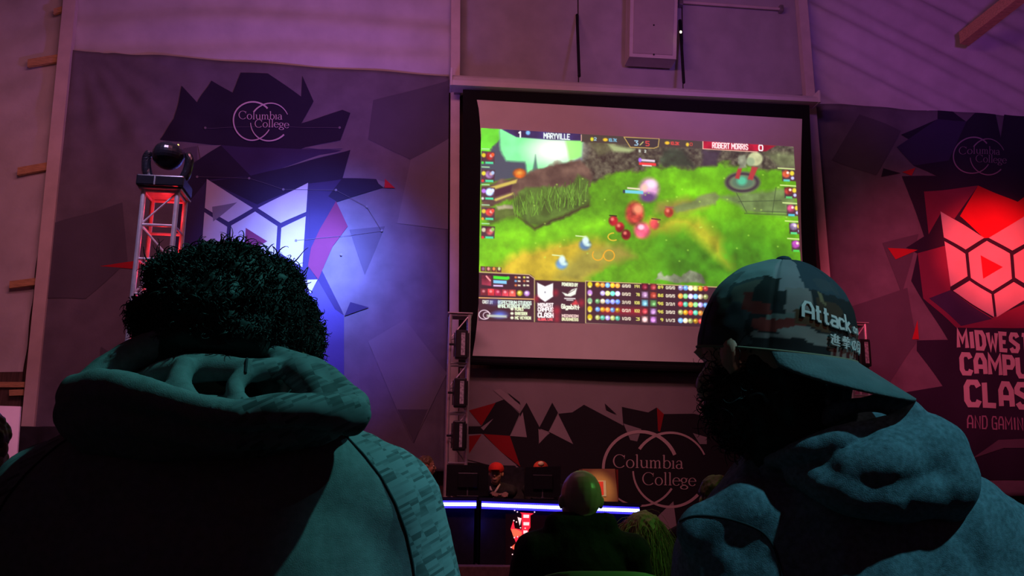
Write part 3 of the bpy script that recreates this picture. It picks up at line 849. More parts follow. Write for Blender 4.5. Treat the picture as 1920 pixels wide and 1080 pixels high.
# tall grass clump
poly([(958, 378), (985, 352), (1030, 350), (1062, 352), (1085, 328), (1104, 338), (1105, 378), (1070, 402), (1010, 422), (985, 420)], (78, 108, 42), 3, 1, .25)
poly([(965, 402), (1000, 424), (1060, 405), (1104, 378), (1104, 386), (1060, 412), (1000, 430)], (60, 60, 34), 3, 1)
rg = np.random.default_rng(4)
for k in range(230):
    u = rg.uniform(965, 1100); v = 415 - (u - 965) * .22 - rg.uniform(0, 34) ; L_ = rg.uniform(10, 24)
    b = rg.uniform(.6, 1.5); line([(u, v), (u + rg.uniform(-8, 8), v - L_)], 1.2, (86 * b, 128 * b, 40 * b), .75)
# ring platform with a stone post
for r, c in (((34, 21), (98, 112, 78)), ((31, 18), (56, 44, 58)), ((25, 14), (112, 128, 96)), ((20, 11), (88, 118, 96))): disc((1392, 342), r, c, 2)
disc((1391, 339), (9, 8), (80, 190, 150), 3)
poly([(1384, 314), (1392, 312), (1386, 336), (1378, 334)], (176, 58, 58), 1.5); poly([(1410, 312), (1421, 314), (1411, 338), (1402, 336)], (176, 58, 58), 1.5)
poly([(1382, 295), (1398, 290), (1402, 315), (1384, 316)], (128, 132, 110), 2, 1, .3); disc((1416, 298), (14, 13), (196, 200, 150), 2, 1, .15)
disc((1407, 303), (8, 8), (150, 168, 130), 2)
# fighting figures as loose shapes
disc((1217, 354), (19, 20), (206, 150, 190), 5, 1, .25); disc((1221, 346), (10, 8), (250, 225, 245), 4); disc((1215, 370), (15, 9), (96, 66, 120), 4); disc((1208, 352), (6, 7), (250, 200, 180), 3)
disc((1190, 400), (17, 22), (226, 82, 66), 4, 1, .4); disc((1196, 392), (9, 9), (250, 150, 110), 4); disc((1204, 432), (15, 15), (236, 96, 124), 4, 1, .3); disc((1202, 426), (6, 5), (255, 205, 225), 2)
disc((1227, 420), (9, 10), (232, 84, 84), 3, 1, .3)
for c in ((1150, 414), (1162, 426), (1174, 440), (1254, 398)): disc(c, (8.5, 9.5), (150, 28, 34) if c[0] < 1200 else (235, 84, 60), 2, 1, .4); disc((c[0] - 2, c[1] - 3), (3, 3), (236, 130, 110), 2)
line([(1143, 404), (1156, 405)], 2, (40, 30, 20)); line([(1248, 388), (1262, 389)], 2.5, (150, 90, 80)); line([(1222, 410), (1238, 412)], 2, (70, 40, 40))
for c in ((1097, 455), (1053, 491)):
    disc((c[0], c[1] + 4), (11, 10), (92, 132, 170), 3, 1, .2); disc((c[0] + 1, c[1] - 4), (6, 8), (214, 238, 236), 2); disc((c[0] + 5, c[1] + 4), (5, 3), (210, 240, 230), 2)
    bar(c[0] - 18, c[1] - 14, c[0] + 2, c[1] - 12, 2, (220, 240, 180))
th = np.linspace(0, 2 * PI, 26)
line([(1142 + 10 * math.cos(t), 479 + 10 * math.sin(t)) for t in th], 2, (240, 170, 40))
line([(1121 + 10 * math.cos(t), 478 + 10 * math.sin(t)) for t in th[:16]], 2, (240, 170, 40))
line([(1150 + 10 * math.cos(t), 444 + 7 * math.sin(t)) for t in th[4:20]], 2, (235, 190, 50))
bar(1172, 356, 1206, 358, 6, (110, 205, 225)); bar(1176, 351, 1200, 353, 3, (230, 220, 190)); bar(1168, 356, 1172, 356, 6, (40, 60, 80))
bar(1198, 304, 1230, 306, 5, (236, 60, 60)); bar(1200, 298, 1228, 300, 4, (220, 200, 220)); bar(1204, 309, 1222, 310, 2, (240, 225, 225)); disc((1200, 300), (3, 4), (160, 110, 240), 1)
for k in range(40):
    u, v = rg.uniform(1000, 1490), rg.uniform(320, 510); disc((u, v), (1.6, 1.3), (190, 235, 90), 1, .6)
# rocks at the lower edge
for pts in ([(1228, 525), (1242, 510), (1252, 526)], [(1262, 528), (1290, 505), (1312, 512), (1320, 530)], [(1240, 527), (1262, 512), (1280, 520), (1275, 530)]):
    poly(pts, (128, 138, 110), 2, 1, .3)
# bar across the top
poly([(938, 241), (1090, 250), (1090, 264), (1030, 262), (968, 257)], (46, 42, 92), 1.2, 0, .25)
poly([(1090, 250), (1320, 263), (1320, 279), (1090, 266)], (66, 60, 52), 1.2)
poly([(1170, 257), (1236, 260), (1234, 275), (1226, 278), (1182, 276)], (52, 50, 48), 1)
line([(1170, 257), (1236, 260), (1234, 275), (1226, 278), (1182, 276), (1170, 257)], 1.4, (205, 170, 90))
poly([(1318, 263), (1455, 273), (1436, 284), (1318, 279)], (170, 22, 44), 1.2, 0, .3)
line([(1090, 253), (1090, 264)], 1.5, (230, 170, 150)); line([(1318, 264), (1318, 279)], 1.5, (240, 190, 170)); line([(1318, 279), (1420, 285)], 1.4, (240, 180, 160))
text('MARYVILLE', 1020, 259, 1068, 261.5, 9.5, (235, 250, 245), 1.9, .6, .26); text('1', 972, 257, 978, 257.3, 10, (255, 255, 255), 2.6)
disc((990, 249), (4, 4), (120, 190, 250), 1.5)
text('ROBERT MORRIS', 1336, 277, 1402, 280.5, 9.5, (255, 232, 232), 1.9, .6, .28); text('0', 1423, 282, 1430, 282.4, 10, (255, 250, 250), 2.2)
text('3', 1190, 272, 1196, 272.2, 8, (170, 215, 240), 1.6); text('5', 1211, 273, 1217, 273.3, 8, (235, 70, 66), 1.6); line([(1200, 272), (1206, 266)], 1.5, (210, 210, 130))
disc((1110, 261), (3, 3.5), (225, 215, 40), 1); text('2', 1114, 263, 1118, 263, 5, (160, 210, 230), 1.2)
disc((1135, 262), (4.5, 3), (240, 195, 40), 1); text('10.7K', 1142, 265, 1156, 265.6, 5, (120, 190, 225), 1.3)
disc((1251, 268), (4.5, 3), (240, 190, 40), 1); text('10.2K', 1258, 271, 1273, 271.8, 5, (236, 70, 60), 1.3); disc((1289, 271), (3, 3.5), (230, 190, 50), 1); text('0', 1294, 273, 1298, 273, 5, (220, 70, 50), 1.1)
text('11:42', 1198, 285, 1211, 285.6, 4, (225, 235, 220), 1.2)
# side columns of small portraits
for i, v in enumerate((291, 325, 358, 396, 431)):
    poly([(903, v - 8), (928, v - 6), (927, v + 16), (902, v + 15)], (72, 50, 60), 1, 0, .2)
    bar(903, v - 13, 918, v - 12.4, 2, (170, 230, 170))
    disc((907, v), (4, 4), ((220, 200, 40), (230, 220, 60), (190, 120, 240), (220, 200, 60), (210, 200, 170))[i], 1.2)
    disc((918, v + 2), (7, 7), ((150, 40, 34), (190, 140, 210), (160, 190, 240), (190, 60, 50), (160, 70, 70))[i], 2, 1, .5); disc((921, v + 1), (3, 3), (245, 210, 200), 1.5, .8); disc((924, v - 1), (3, 3.5), ((240, 90, 40), (170, 200, 240), (220, 230, 250), (236, 80, 60), (150, 200, 90))[i], 1)
    bar(910, v + 12, 925, v + 12.6, 4, (70, 220, 160)); disc((905, v + 14), (2.6, 2.6), ((60, 220, 70), (230, 60, 50), (220, 220, 210), (245, 170, 50), (230, 60, 60))[i], 1)
for i, v in enumerate((325, 357, 390, 424, 457)):
    x = 1466 + i * 4.5
    poly([(x, v - 6), (x + 26, v - 5), (x + 27, v + 15), (x + 1, v + 14)], (78, 50, 62), 1, 0, .2)
    bar(x - 8, v - 11, x + 24, v - 9, 2.2, (215, 235, 150))
    disc((x + 8, v + 1), (7, 7), ((225, 100, 60), (205, 70, 60), (150, 60, 90), (175, 150, 200), (190, 80, 190))[i], 2, 1, .5); disc((x + 19, v), (4, 4.5), (236, 214, 60), 1.2); disc((x + 20, v + 9), (3, 3), (200, 200, 250), 1)
    bar(x + 3, v + 11, x + 15, v + 11.5, 4, ((90, 200, 190), (90, 200, 110), (80, 200, 220), (90, 220, 140), (80, 210, 80))[i]); disc((x + 11, v - 1), (2.5, 2.5), (252, 230, 220), 1)
# lower panels
HUD = (58, 34, 44)  # painted tint carries the hall light falling on these dark panels
for k in range(4): poly([(901 + k * 10, 499 + k * .6), (910 + k * 10, 499.6 + k * .6), (910 + k * 10, 509 + k * .6), (901 + k * 10, 508.4 + k * .6)], (90, 44, 50), .8); disc((906 + k * 10, 504), (2.6, 3.2), ((150, 110, 140), (230, 160, 140), (240, 150, 70), (200, 220, 150))[k], 1)
poly([(890, 510), (995, 515), (1002, 521), (1002, 616), (890, 610)], HUD, 1.2); line([(890, 510), (992, 515), (1002, 522), (1002, 603)], 1.5, (205, 175, 130)); line([(890, 558), (1002, 561)], 1.8, (240, 180, 110))
poly([(1003, 525), (1098, 529), (1098, 616), (1003, 612)], HUD, 1.2)
poly([(1098, 527), (1512, 545), (1512, 622), (1098, 616)], HUD, 1.2); line([(1098, 606), (1098, 527), (1512, 546)], 1.6, (205, 180, 120)); line([(1098, 606), (1512, 622)], 1.4, (150, 125, 110))
poly([(903, 516), (921, 517), (921, 536), (903, 534)], (150, 50, 70), 1, 0, .3); line([(912, 518), (919, 526)], 3, (236, 150, 150))
bar(925, 517, 952, 519, 6, (66, 226, 50)); bar(925, 525, 950, 526.5, 6, (130, 205, 250)); bar(925, 534, 943, 534.6, 3, (232, 200, 255)); disc((953, 521), (2.5, 3), (66, 226, 50), 1)
for x, y, c in ((967, 520, (230, 130, 60)), (983, 520, (220, 220, 80)), (967, 527, (110, 170, 220)), (983, 527, (200, 110, 70)), (967, 535, (220, 120, 70)), (983, 535, (210, 220, 190))):
    disc((x, y), (2.4, 2), c, 1); bar(x + 4, y - 1.5, x + 9, y - 1.2, 3, (235, 215, 190))
for k, c in enumerate(((120, 40, 48), (225, 60, 64), (180, 40, 70), (226, 70, 84), (240, 90, 80), (222, 206, 40), (196, 140, 220))):
    x = 901 + k * 13.4; poly([(x, 541 + k * .5), (x + 12.4, 541.5 + k * .5), (x + 12.4, 554 + k * .5), (x, 553.5 + k * .5)], c if k < 5 else HUD, 1, 0, .25); disc((x + 6.4, 547 + k * .5), (5.4, 5.2), c, 1.5, 1, .3); disc((x + 5.8, 546 + k * .5), (2.6, 2.4), tuple(min(255, q + 110) for q in c), 1.2, .8)
text('CAST BY', 905, 568.5, 924, 569.5, 5.4, (235, 240, 225), 1.3); text('@SPECTRUM STUDIOS', 934, 569.5, 996, 571.5, 6, (225, 250, 235), 1.5); text('@MALVERNICK VOYD', 934, 576.5, 993, 578.5, 6, (225, 250, 225), 1.5)
disc((926, 566), (9, 5), (80, 100, 190), 5, .6); disc((937, 590), (12, 6), (90, 120, 235), 4, .85)
line([(908 + 10 * math.cos(t), 590 + 8.5 * math.sin(t)) for t in th], 1.6, (230, 205, 220)); line([(913 + 7 * math.cos(t), 591 + 6 * math.sin(t)) for t in th[5:24]], 1.4, (230, 205, 220)); bar(913, 590, 950, 591.5, 4, (205, 215, 195), 2)
for k, t in enumerate(('MJAES', 'GHRESDEN', 'MC VEYRON')):
    text(t, 966, 582 + k * 8.2, 981 + k * 7, 582.4 + k * 8.2, 5, (235, 248, 200), 1.4); disc((960, 579.5 + k * 8.2), (3, 2.6), (240, 245, 215), 1)
poly([(1007.5, 530), (1022, 537), (1037, 531), (1037, 556), (1022, 566), (1008, 556)], (255, 255, 255), 1.2); disc((1022, 548), (1.6, 1.8), (150, 150, 160), 1)
text('MIDWEST', 1009, 574.6, 1037, 575, 6, (255, 245, 245), 1.8); text('CAMPUS', 1009, 583.6, 1037, 584, 7, (255, 245, 245), 2); text('CLASH', 1009, 594.4, 1037, 595, 8, (255, 245, 245), 2.4); text('GLOBAL LIVE', 1009, 600.6, 1036, 601, 3.6, (240, 90, 100), 1.4)
text('POWERED BY', 1054, 535.6, 1083, 537, 5.4, (240, 250, 215), 1.5)
poly([(1054, 548), (1064, 551), (1072, 543), (1082, 540), (1079, 552), (1070, 556), (1060, 555)], (240, 245, 230), 1.2); line([(1064, 551), (1078, 543)], 1.2, (90, 60, 70)); bar(1058, 558.4, 1079, 559, 2.2, (235, 225, 225)); bar(1062, 561.6, 1075, 562, 1.8, (225, 215, 215))
poly([(1070, 571), (1080, 562), (1085, 570), (1078, 573)], (205, 60, 66), 2); text('Gigabit+', 1053, 578, 1086, 580, 7.5, (245, 250, 225), 2, .62, .3)
text('MEDIACOM', 1054, 594, 1084, 595, 4.4, (250, 215, 205), 1.3); text('BUSINESS', 1054, 600.6, 1084, 601.6, 4.6, (240, 245, 190), 1.5)
for c in ((1042, 549, 5), (1044, 583, 8), (1044, 598, 6), (1090, 568, 6), (1006, 560, 5)): disc(c[:2], (c[2] * .8, c[2]), (175, 34, 52), 4, .8)
stats = [('6/0/0', '191', '89', '0/0/0'), ('0/0/2', '78', '86', '0/0/5'), ('2/1/0', '108', '96', '2/2/1'), ('0/2/1', '102', '96', '2/0/2'), ('1/2/0', '3', '9', '1/1/3')]
pal = [(240, 150, 60), (200, 215, 120), (120, 200, 120), (250, 170, 30), (200, 180, 255), (230, 60, 60), (110, 170, 255), (90, 210, 170), (250, 230, 190)]
for i, (a1, a2, a3, a4) in enumerate(stats):
    y = 533.5 + i * 15.3
    dy = lambda x: y + (x - 1105) * .036
    if i == 3: poly([(1128, dy(1128) - 4), (1205, dy(1205) - 5), (1205, dy(1205) + 8), (1128, dy(1128) + 8)], (150, 30, 44), 6)
    disc((1106, y), (4.6, 5.6), ((232, 218, 24), (214, 150, 240), (150, 205, 150), (236, 200, 24), (232, 206, 24))[i], 1.2, 1, .15)
    disc((1106, y + 4), (2.4, 2), (250, 245, 180), 1, .8)
    for k in range(5 if i != 1 else 4):
        x = 1158 - k * 9.4; c = pal[(i * 4 + k * 3) % 9]
        if i == 2 and k < 3: c = (100 + 40 * k % 60, 150, 255)
        disc((x, dy(x)), (4.6, 4.6), c, 1.2, 1, .35); disc((x - 1, dy(x) - 1), (2, 2), tuple(min(255, q + 80) for q in c), 1, .8)
    text(a1, 1167, dy(1167) + 2.6, 1182, dy(1182) + 2.6, 4.6, (236, 224, 196), 1.4); text(a2, 1190 if len(a2) > 2 else 1193, dy(1190) + 2.6, 1199, dy(1199) + 2.6, 4.6, (226, 222, 110), 1.4)
    for x, cc in ((1209, ((130, 30, 52), (215, 160, 215), (140, 220, 250), (190, 60, 70), (215, 170, 170))), (1225, ((176, 60, 66), (220, 84, 66), (120, 190, 110), (180, 130, 190), (205, 130, 215)))):
        poly([(x - 6, dy(x) - 6), (x + 6, dy(x) - 5.6), (x + 6.3, dy(x) + 6.6), (x - 6, dy(x) + 6.2)], tuple(q * .55 for q in cc[i]), 1); disc((x, dy(x) + .5), (4.6, 4.8), cc[i], 1.6, 1, .4); disc((x + 1, dy(x) + 1.6), (2.2, 2), tuple(min(255, q + 60) for q in cc[i]), 1, .8)
    text(a3, 1234 if len(a3) > 1 else 1239, dy(1235) + 2.6, 1243, dy(1243) + 2.6, 4.8, (232, 226, 90), 1.4); text(a4, 1249, dy(1249) + 2.8, 1265, dy(1265) + 2.8, 4.6, (236, 224, 200), 1.4)
    for k in range(6):
        x = 1276 + k * 9.4; c = pal[(i * 5 + k * 2 + 4) % 9]; disc((x, dy(x)), (4.7, 4.8), c, 1.2, 1, .35); disc((x - 1, dy(x) - 1), (2, 2), tuple(min(255, q + 80) for q in c), 1, .8)

lin = np.clip(IMG, 0, 255) / 255.0
lin = np.where(lin <= .04045, lin / 12.92, ((lin + .055) / 1.055) ** 2.4)
vt = np.empty((GH, GW, 3))
for j in range(GH):
    for i in (0,):
        d = FWD + ((U_[j] - 960) / F_PX)[:, None] * RIGHT - ((V_[j] - 540) / F_PX)[:, None] * UP
        vt[j] = CAM + d * ((SY - .004) / d[:, 1])[:, None]
vt = vt.reshape(-1, 3) - _origin(scr)
idx = np.arange(GW * GH).reshape(GH, GW)
fq = np.stack([idx[:-1, :-1], idx[1:, :-1], idx[1:, 1:], idx[:-1, 1:]], -1).reshape(-1, 4)
me = bpy.data.meshes.new('projected_picture')
me.vertices.add(len(vt)); me.vertices.foreach_set('co', vt.ravel())
me.loops.add(fq.size); me.loops.foreach_set('vertex_index', fq.ravel().astype(np.int32))
me.polygons.add(len(fq)); me.polygons.foreach_set('loop_start', np.arange(0, fq.size, 4, dtype=np.int32))
me.update(calc_edges=True)
ca = me.color_attributes.new('paint', 'FLOAT_COLOR', 'POINT')
ca.data.foreach_set('color', np.concatenate([lin.reshape(-1, 3), np.ones((GW * GH, 1))], 1).ravel())
me.materials.append(attr_mat('projected_picture_light', True, (.16, .15, .15), .9, 1.15))
o = bpy.data.objects.new('projected_picture', me); COL.objects.link(o); o.parent = scr
o['label'] = 'bright green game picture with score panels'
# ------------------------------------------------------------------ things on the wall over the screen
t = thing('wall_loudspeaker', 'white box loudspeaker hung high above the projection screen', 'loudspeaker', px(1226, 100, 12.3))
SPK = mat('white_speaker_cabinet', (.66, .60, .56), .6, var=.06)
GRILLE = mat('speaker_grille_cloth', (.50, .44, .42), .9, var=.05, bump=.6, bscale=260)
P = [px(u, v, 12.25) for u, v in ((1183, -60), (1272, -60), (1268, 111), (1180, 106))]
MB().hexa([tuple(p) for p in P] + [(p[0], p[1] + .3, p[2]) for p in P]).obj('cabinet', SPK, t)
P = [px(u, v, 12.235) for u, v in ((1190, -50), (1266, -50), (1261, 103), (1187, 99))]
MB().hexa([tuple(p) for p in P] + [(p[0], p[1] + .02, p[2]) for p in P]).obj('grille', GRILLE, t)
for v in (47, 102):
    MB().ell(px(1226, v, 12.232), (.014, .008, .014), 10, 6).obj('screw', BLACK_PLASTIC, t)
MB().box(px(1226, -40, 12.5) + np.array([0, .03, 0]), (.12, .2, .2)).obj('wall_bracket', STEEL, t)
for u0, u1, v0, v1, lab in ((1082, 1086, 34, 140, 'thin dark hanging rod left of the white loudspeaker'), (1275, 1282, 44, 152, 'thin dark hanging rod right of the white loudspeaker')):
    o = MB().tube([px(u0, v0 - 6, 12.60), px(u1, v1 + 3, 12.03)], .022, 10).obj('hanging_rod', BLACK_CLOTH)
    tag(o, lab, 'rod', 'hanging rods above the screen')
t = thing('pin_spot', 'tiny lit lamp clipped on the dark rod beside the loudspeaker', 'lamp', px(1276, 60, 12.1))
MB().ell(px(1276, 60, 12.12), (.024, .03, .024)).obj('lamp_shell', BLACK_PLASTIC, t)
MB().ell(px(1276.5, 60, 12.09), (.016, .012, .019)).obj('lit_lens', mat('lit_warm_lens', (1, .8, .5), emit=(1, .72, .4), estr=9), t)
o = MB().tube([px(1276, 4, 12.55), px(1464, 17, 12.55)], .022, 10).obj('wall_conduit', POST)
tag(o, 'thin painted pipe running level on the wall right of the loudspeaker', 'pipe')
for u, v in ((1276, 6), (1464, 17)):
    c = MB().box(px(u, v, 12.56), (.06, .1, .1), bev=.01).obj('pipe_clip', STEEL, o)
    c.parent = o

# ------------------------------------------------------------------ truss towers
LATT = mat('truss_aluminium', (.66, .60, .60), .42, metal=.55, var=.12, vscale=15, spec=.5)
def truss(label, top_pts, base, w, z0, z1, group, pitch=.32):
    """square lattice tower: four chords, rungs and diagonals on each face, base and top plates"""
    t = thing('truss_tower', label, 'truss', (base[0], base[1], z0), group)
    h = w / 2; cx, cy = base
    cor = [(cx - h, cy - h), (cx + h, cy - h), (cx + h, cy + h), (cx - h, cy + h)]
    for x, y in cor: MB().tube([(x, y, z0), (x, y, z1)], .022, 10).obj('chord', LATT, t)
    n = int((z1 - z0) / pitch); dz = (z1 - z0 - .06) / n
    for k in range(n + 1):
        z = z0 + .03 + k * dz
        for i in range(4):
            a, b = cor[i], cor[(i + 1) % 4]
            MB().tube([(*a, z), (*b, z)], .013, 8).obj('rung', LATT, t)
            if k < n:
                p, q_ = (a, b) if (k + i) % 2 else (b, a)
                if i == 0: MB().tube([(*p, z), (*q_, z + dz)], .009, 6).obj('diagonal', LATT, t)
    for z in (z0 + .008, z1 - .008): MB().box((cx, cy, z), (w + .08, w + .08, .016), bev=.004).obj('end_plate', LATT, t)
    return t
LTY = 8.0
cL = px(299, 372, LTY); ztop = px(299, 352, LTY)[2]
truss('aluminium lattice tower lit red inside, topped by a black moving light', None, (cL[0], LTY + .16), .285, .0, ztop, 'lattice truss towers', .30)
for k in range(8):
    z = ztop - .14 - .30 * k
    lamp('truss_glow', 'POINT', (cL[0], LTY + .20, z), None, (1.0, .02, .03), 1.1, .02)
lamp('truss_top_light', 'SPOT', (cL[0] - .3, LTY - 1.6, ztop + 2.6), (cL[0], LTY, ztop - .6), (.42, .46, 1.0), 420, .05, angle=30, blend=.8)
# moving head light
t = thing('moving_head_light', 'black moving head stage light standing on the red-lit truss tower', 'stage light', (cL[0], LTY + .16, ztop))
GLOSS = mat('glossy_black_housing', (.012, .012, .016), .22, var=.2, vscale=10, spec=.6)
k_ = LTY / F_PX
zb = ztop + .004
MB().box((cL[0], LTY + .12, zb + .05), (88 * k_, .34, .10), bev=.014).obj('base_box', GLOSS, t)
MB().box((cL[0] - .04, LTY - .055, zb + .045), (.012, .012, .08)).obj('display_edge', ALU, t)
hz = zb + .315
hc = np.array([cL[0] + .005, LTY + .12, hz])
for s in (-1, 1):
    pts = spline([hc + np.array([s * .11, 0, -.235]), hc + np.array([s * .165, 0, -.15]), hc + np.array([s * .185, 0, -.02]), hc + np.array([s * .165, 0, .05])], 14)
    MB().tube(pts, [.045, .047, .045, .043, .043, .042, .041, .04, .04, .039, .037, .035, .03][:len(pts)] if len(pts) <= 13 else .042, 12).obj('yoke_arm', GLOSS, t)
MB().ell(hc + np.array([0, -.01, .02]), (.135, .15, .125), 24, 16).obj('lamp_head', GLOSS, t)
MB().tube([hc + np.array([0, .05, .05]), hc + np.array([.02, .17, .10])], [.10, .085], 20).obj('lens_barrel', GLOSS, t)
MB().ell(hc + np.array([.08, -.02, .12]), (.009, .009, .009)).obj('status_light', mat('status_led', (.9, .8, .2), emit=(1, .8, .2), estr=1.5), t)
MB().ell(hc + np.array([-.05, -.03, .125]), (.02, .01, .012)).obj('status_light', mat('status_red', (.6, .02, .02), emit=(1, .02, .02), estr=.25), t)

MTY = 11.5
STZ = .30
kk = MTY / F_PX
def tower(uc, v_top, label, lights):
    c = px(uc, v_top, MTY)
    w = .235
    truss(label, None, (c[0], MTY + .13), w, STZ, c[2], 'lattice truss towers', .30)
    FIX = mat('strobe_housing', (.02, .02, .022), .35, var=.2, spec=.5)
    SIL = mat('strobe_reflector', (.62, .62, .64), .3, metal=.2, var=.5, vscale=40)
    for n_, (v, du, lab, wide) in enumerate(lights):
        pz = px(uc + du, v, MTY - .02)
        pz = np.array([c[0] + .02, MTY - .09, pz[2]])
        t = thing('strobe_light', lab, 'stage light', pz, 'strobe lights on the truss towers')
        MB().box(pz, (.155, .11, .36), bev=.018).obj('housing', FIX, t)
        MB().box(pz + np.array([.018, -.054, 0]), (wide, .012, .28), bev=.004).obj('reflector', SIL, t)
        for s in (-1, 1):
            MB().box(pz + np.array([s * .088, .01, 0]), (.012, .05, .30), bev=.004).obj('yoke_side', FIX, t)
        MB().box(pz + np.array([0, .07, 0]), (.17, .03, .05), bev=.006).obj('clamp', STEEL, t)
        MB().tube([pz + np.array([-.09, 0, 0]), pz + np.array([-.15, 0, .0])], .014, 8).obj('knob', FIX, t)
tower(863, 586, 'plain aluminium lattice tower with three strobes left of the screen',
      [(648, 3, 'black strobe light at the top of the tower left of the screen', .05), (738, 3, 'black strobe light in the middle of the tower left of the screen', .05), (818, 3, 'strobe light with bright white tube, lowest on the tower left of the screen', .035)])
tower(1606, 604, 'aluminium lattice tower mostly hidden behind the backwards cap',
      [(664, 10, 'black strobe light peeking out right of the backwards cap', .05)])

# ------------------------------------------------------------------ black curtain low on the left, pale board and its neighbour
def disp_cu(x, z): return .03 * math.sin(16 * x) + .012 * math.sin(37 * x + 2)
o = grid_cloth('black_curtain', (-260, 797), (262, 801), (262, 1180), (-260, 1180), 10.6, 120, 8, disp_cu, BLACK_CLOTH)
tag(o, 'black pleated curtain standing low in front of the left banner', 'curtain')
t = thing('display_board', 'pale pinkish display board at the left edge beside the post', 'board', px(0, 900, 9.5))
P = [px(u, v, 9.5) for u, v in ((-90, 758), (38, 762), (28, 900), (-90, 900))]
MB().hexa([tuple(p) for p in P] + [(p[0], p[1] + .03, p[2]) for p in P]).obj('panel', mat('pale_board', (.86, .74, .80), .6, var=.05), t)
for u in (-70, 20):
    p = px(u, 890, 9.53); MB().tube([(p[0], p[1] + .05, 0), (p[0], p[1] + .05, p[2] + .2)], .018, 8).obj('leg', STEEL, t)
lamp('board_light', 'SPOT', px(60, 640, 7.6), px(-10, 830, 9.5), (1.0, .36, .62), 60, .1, angle=50, blend=.6)

# ------------------------------------------------------------------ desks with light strips
DY = 10.0
DESK = mat('black_desk_laminate', (.02, .02, .024), .45, var=.2, vscale=8, spec=.4)
SKIRT = mat('black_desk_skirt', (.016, .014, .018), .9, var=.25, vscale=14)
LEDB = mat('blue_led_diffuser', (.5, .55, 1), emit=(.34, .40, 1.0), estr=6.0)
LEDH = mat('blue_led_halo', (.16, .16, .6), .4, emit=(.03, .02, 1.0), estr=1.6)  # channel emission imitates the blue bloom around the diodes
def desk(label, u0, v0, u1, v1, strips, panel=False):
    A_, B_ = px(u0, v0, DY), px(u1, v1, DY)
    t = thing('player_desk', label, 'desk', ((A_[0] + B_[0]) / 2, DY + .3, STZ), 'player desks on the stage')
    up = np.array([0, 0, 1.0]); dp = np.array([0, .75, 0])
    def slab(p, q_, h, d0, d1):
        p, q_ = np.asarray(p, float), np.asarray(q_, float); f = np.array([0, d0, 0]); b = np.array([0, d1, 0])
        return MB().hexa([p + f + up * h, q_ + f + up * h, q_ + f, p + f, p + b + up * h, q_ + b + up * h, q_ + b, p + b])
    slab(A_, B_, .03, -.02, .75).obj('desk_top', DESK, t)
    a0, b0 = A_.copy(), B_.copy(); a0[2] = STZ; b0[2] = STZ
    fr = MB(); f = np.array([0, .03, 0]); b = np.array([0, .05, 0])
    fr.hexa([A_ + f, B_ + f, b0 + f, a0 + f, A_ + b, B_ + b, b0 + b, a0 + b]).obj('front_skirt', SKIRT, t)
    for p, p0, s in ((A_, a0, 1), (B_, b0, -1)):
        e = np.array([s * .02, 0, 0])
        MB().hexa([p + f, p + f + e, p0 + f + e, p0 + f, p + dp, p + dp + e, p0 + dp + e, p0 + dp]).obj('side_panel', SKIRT, t)
    for (su0, sv0, su1, sv1) in strips:
        p, q_ = px(su0, sv0, DY - .035), px(su1, sv1, DY - .035)
        s = slab(p - up * .04, q_ - up * .04, .076, .0, .012).obj('light_strip', LEDH, t)
        L = np.linalg.norm(q_ - p); n = int(L / .022); m = MB()
        for i in range(n):
            c = p + (q_ - p) * (i + .5) / n; m.box(c + np.array([0, -.003, 0]), (.0215, .008, .034), bev=.004)
        m.obj('diode_row', LEDB, s)
    return t
desk('short black desk edge with blue light strip next to the grey hooded back', 560, 937, 894, 937.5, [(700, 945, 893, 945.5)])
dk = desk('long black player desk with blue light strip and glowing red front panel', 899, 938, 1202, 949, [(903, 946.5, 1199, 957.5)])
lamp('gap_glow', 'POINT', px(896.5, 985, DY - .06), None, (.05, .08, 1.0), .5, .02)
# backlit printed panel on the desk front
PR = mat('backlit_red', (.5, .02, .03), emit=(1.0, .02, .05), estr=1.1)
PO = mat('backlit_salmon', (.6, .2, .1), emit=(1.0, .14, .07), estr=1.1)
PW = mat('backlit_white', (.8, .7, .7), emit=(1.0, .62, .62), estr=1.3)
PK = mat('backlit_dark', (.03, .01, .015), .6)
t = thing('light_panel', 'backlit red and white angular panel on the front of the long desk', 'light panel', px(990, 1060, DY - .02))
P = [px(u, v, DY - .005) for u, v in ((948, 960), (1046, 963), (1046, 1066), (948, 1064))]
MB().hexa([tuple(p) for p in P] + [(p[0], p[1] + .03, p[2]) for p in P]).obj('backing', PK, t)
A = Art(DY - .006, lambda x, z: 0.0, cell=2.0)
g = lambda *p: [(930 + a / 7.71, 940 + b / 7.71) for a, b in p]
A.poly(g((345, 160), (545, 175), (495, 205), (495, 380), (470, 410), (455, 630), (375, 780), (300, 730), (215, 665), (290, 600), (262, 530), (210, 400), (250, 280), (270, 390), (370, 410), (370, 180)), PR)
A.poly(g((215, 400), (285, 400), (370, 440), (370, 500), (300, 500), (262, 535), (240, 480)), PO)
A.poly(g((215, 662), (290, 605), (330, 640), (370, 680), (300, 725)), PO)
A.poly(g((310, 228), (368, 245), (343, 355)), PW)
for y0, x1 in ((192, 478), (300, 480), (420, 455)): A.poly(g((395, y0), (x1, y0 + 2), (x1 - 4, y0 + 48), (395, y0 + 46)), PW)
A.poly(g((390, 545), (412, 545), (412, 585)), PW); A.poly(g((398, 650), (435, 642), (420, 690), (395, 690)), PW)
A.poly(g((425, 500), (470, 495), (465, 535), (430, 530)), mat('backlit_violet', (.3, .25, .6), emit=(.4, .3, 1), estr=.8))
A.poly(g((320, 520), (370, 505), (375, 600), (335, 620)), PK)
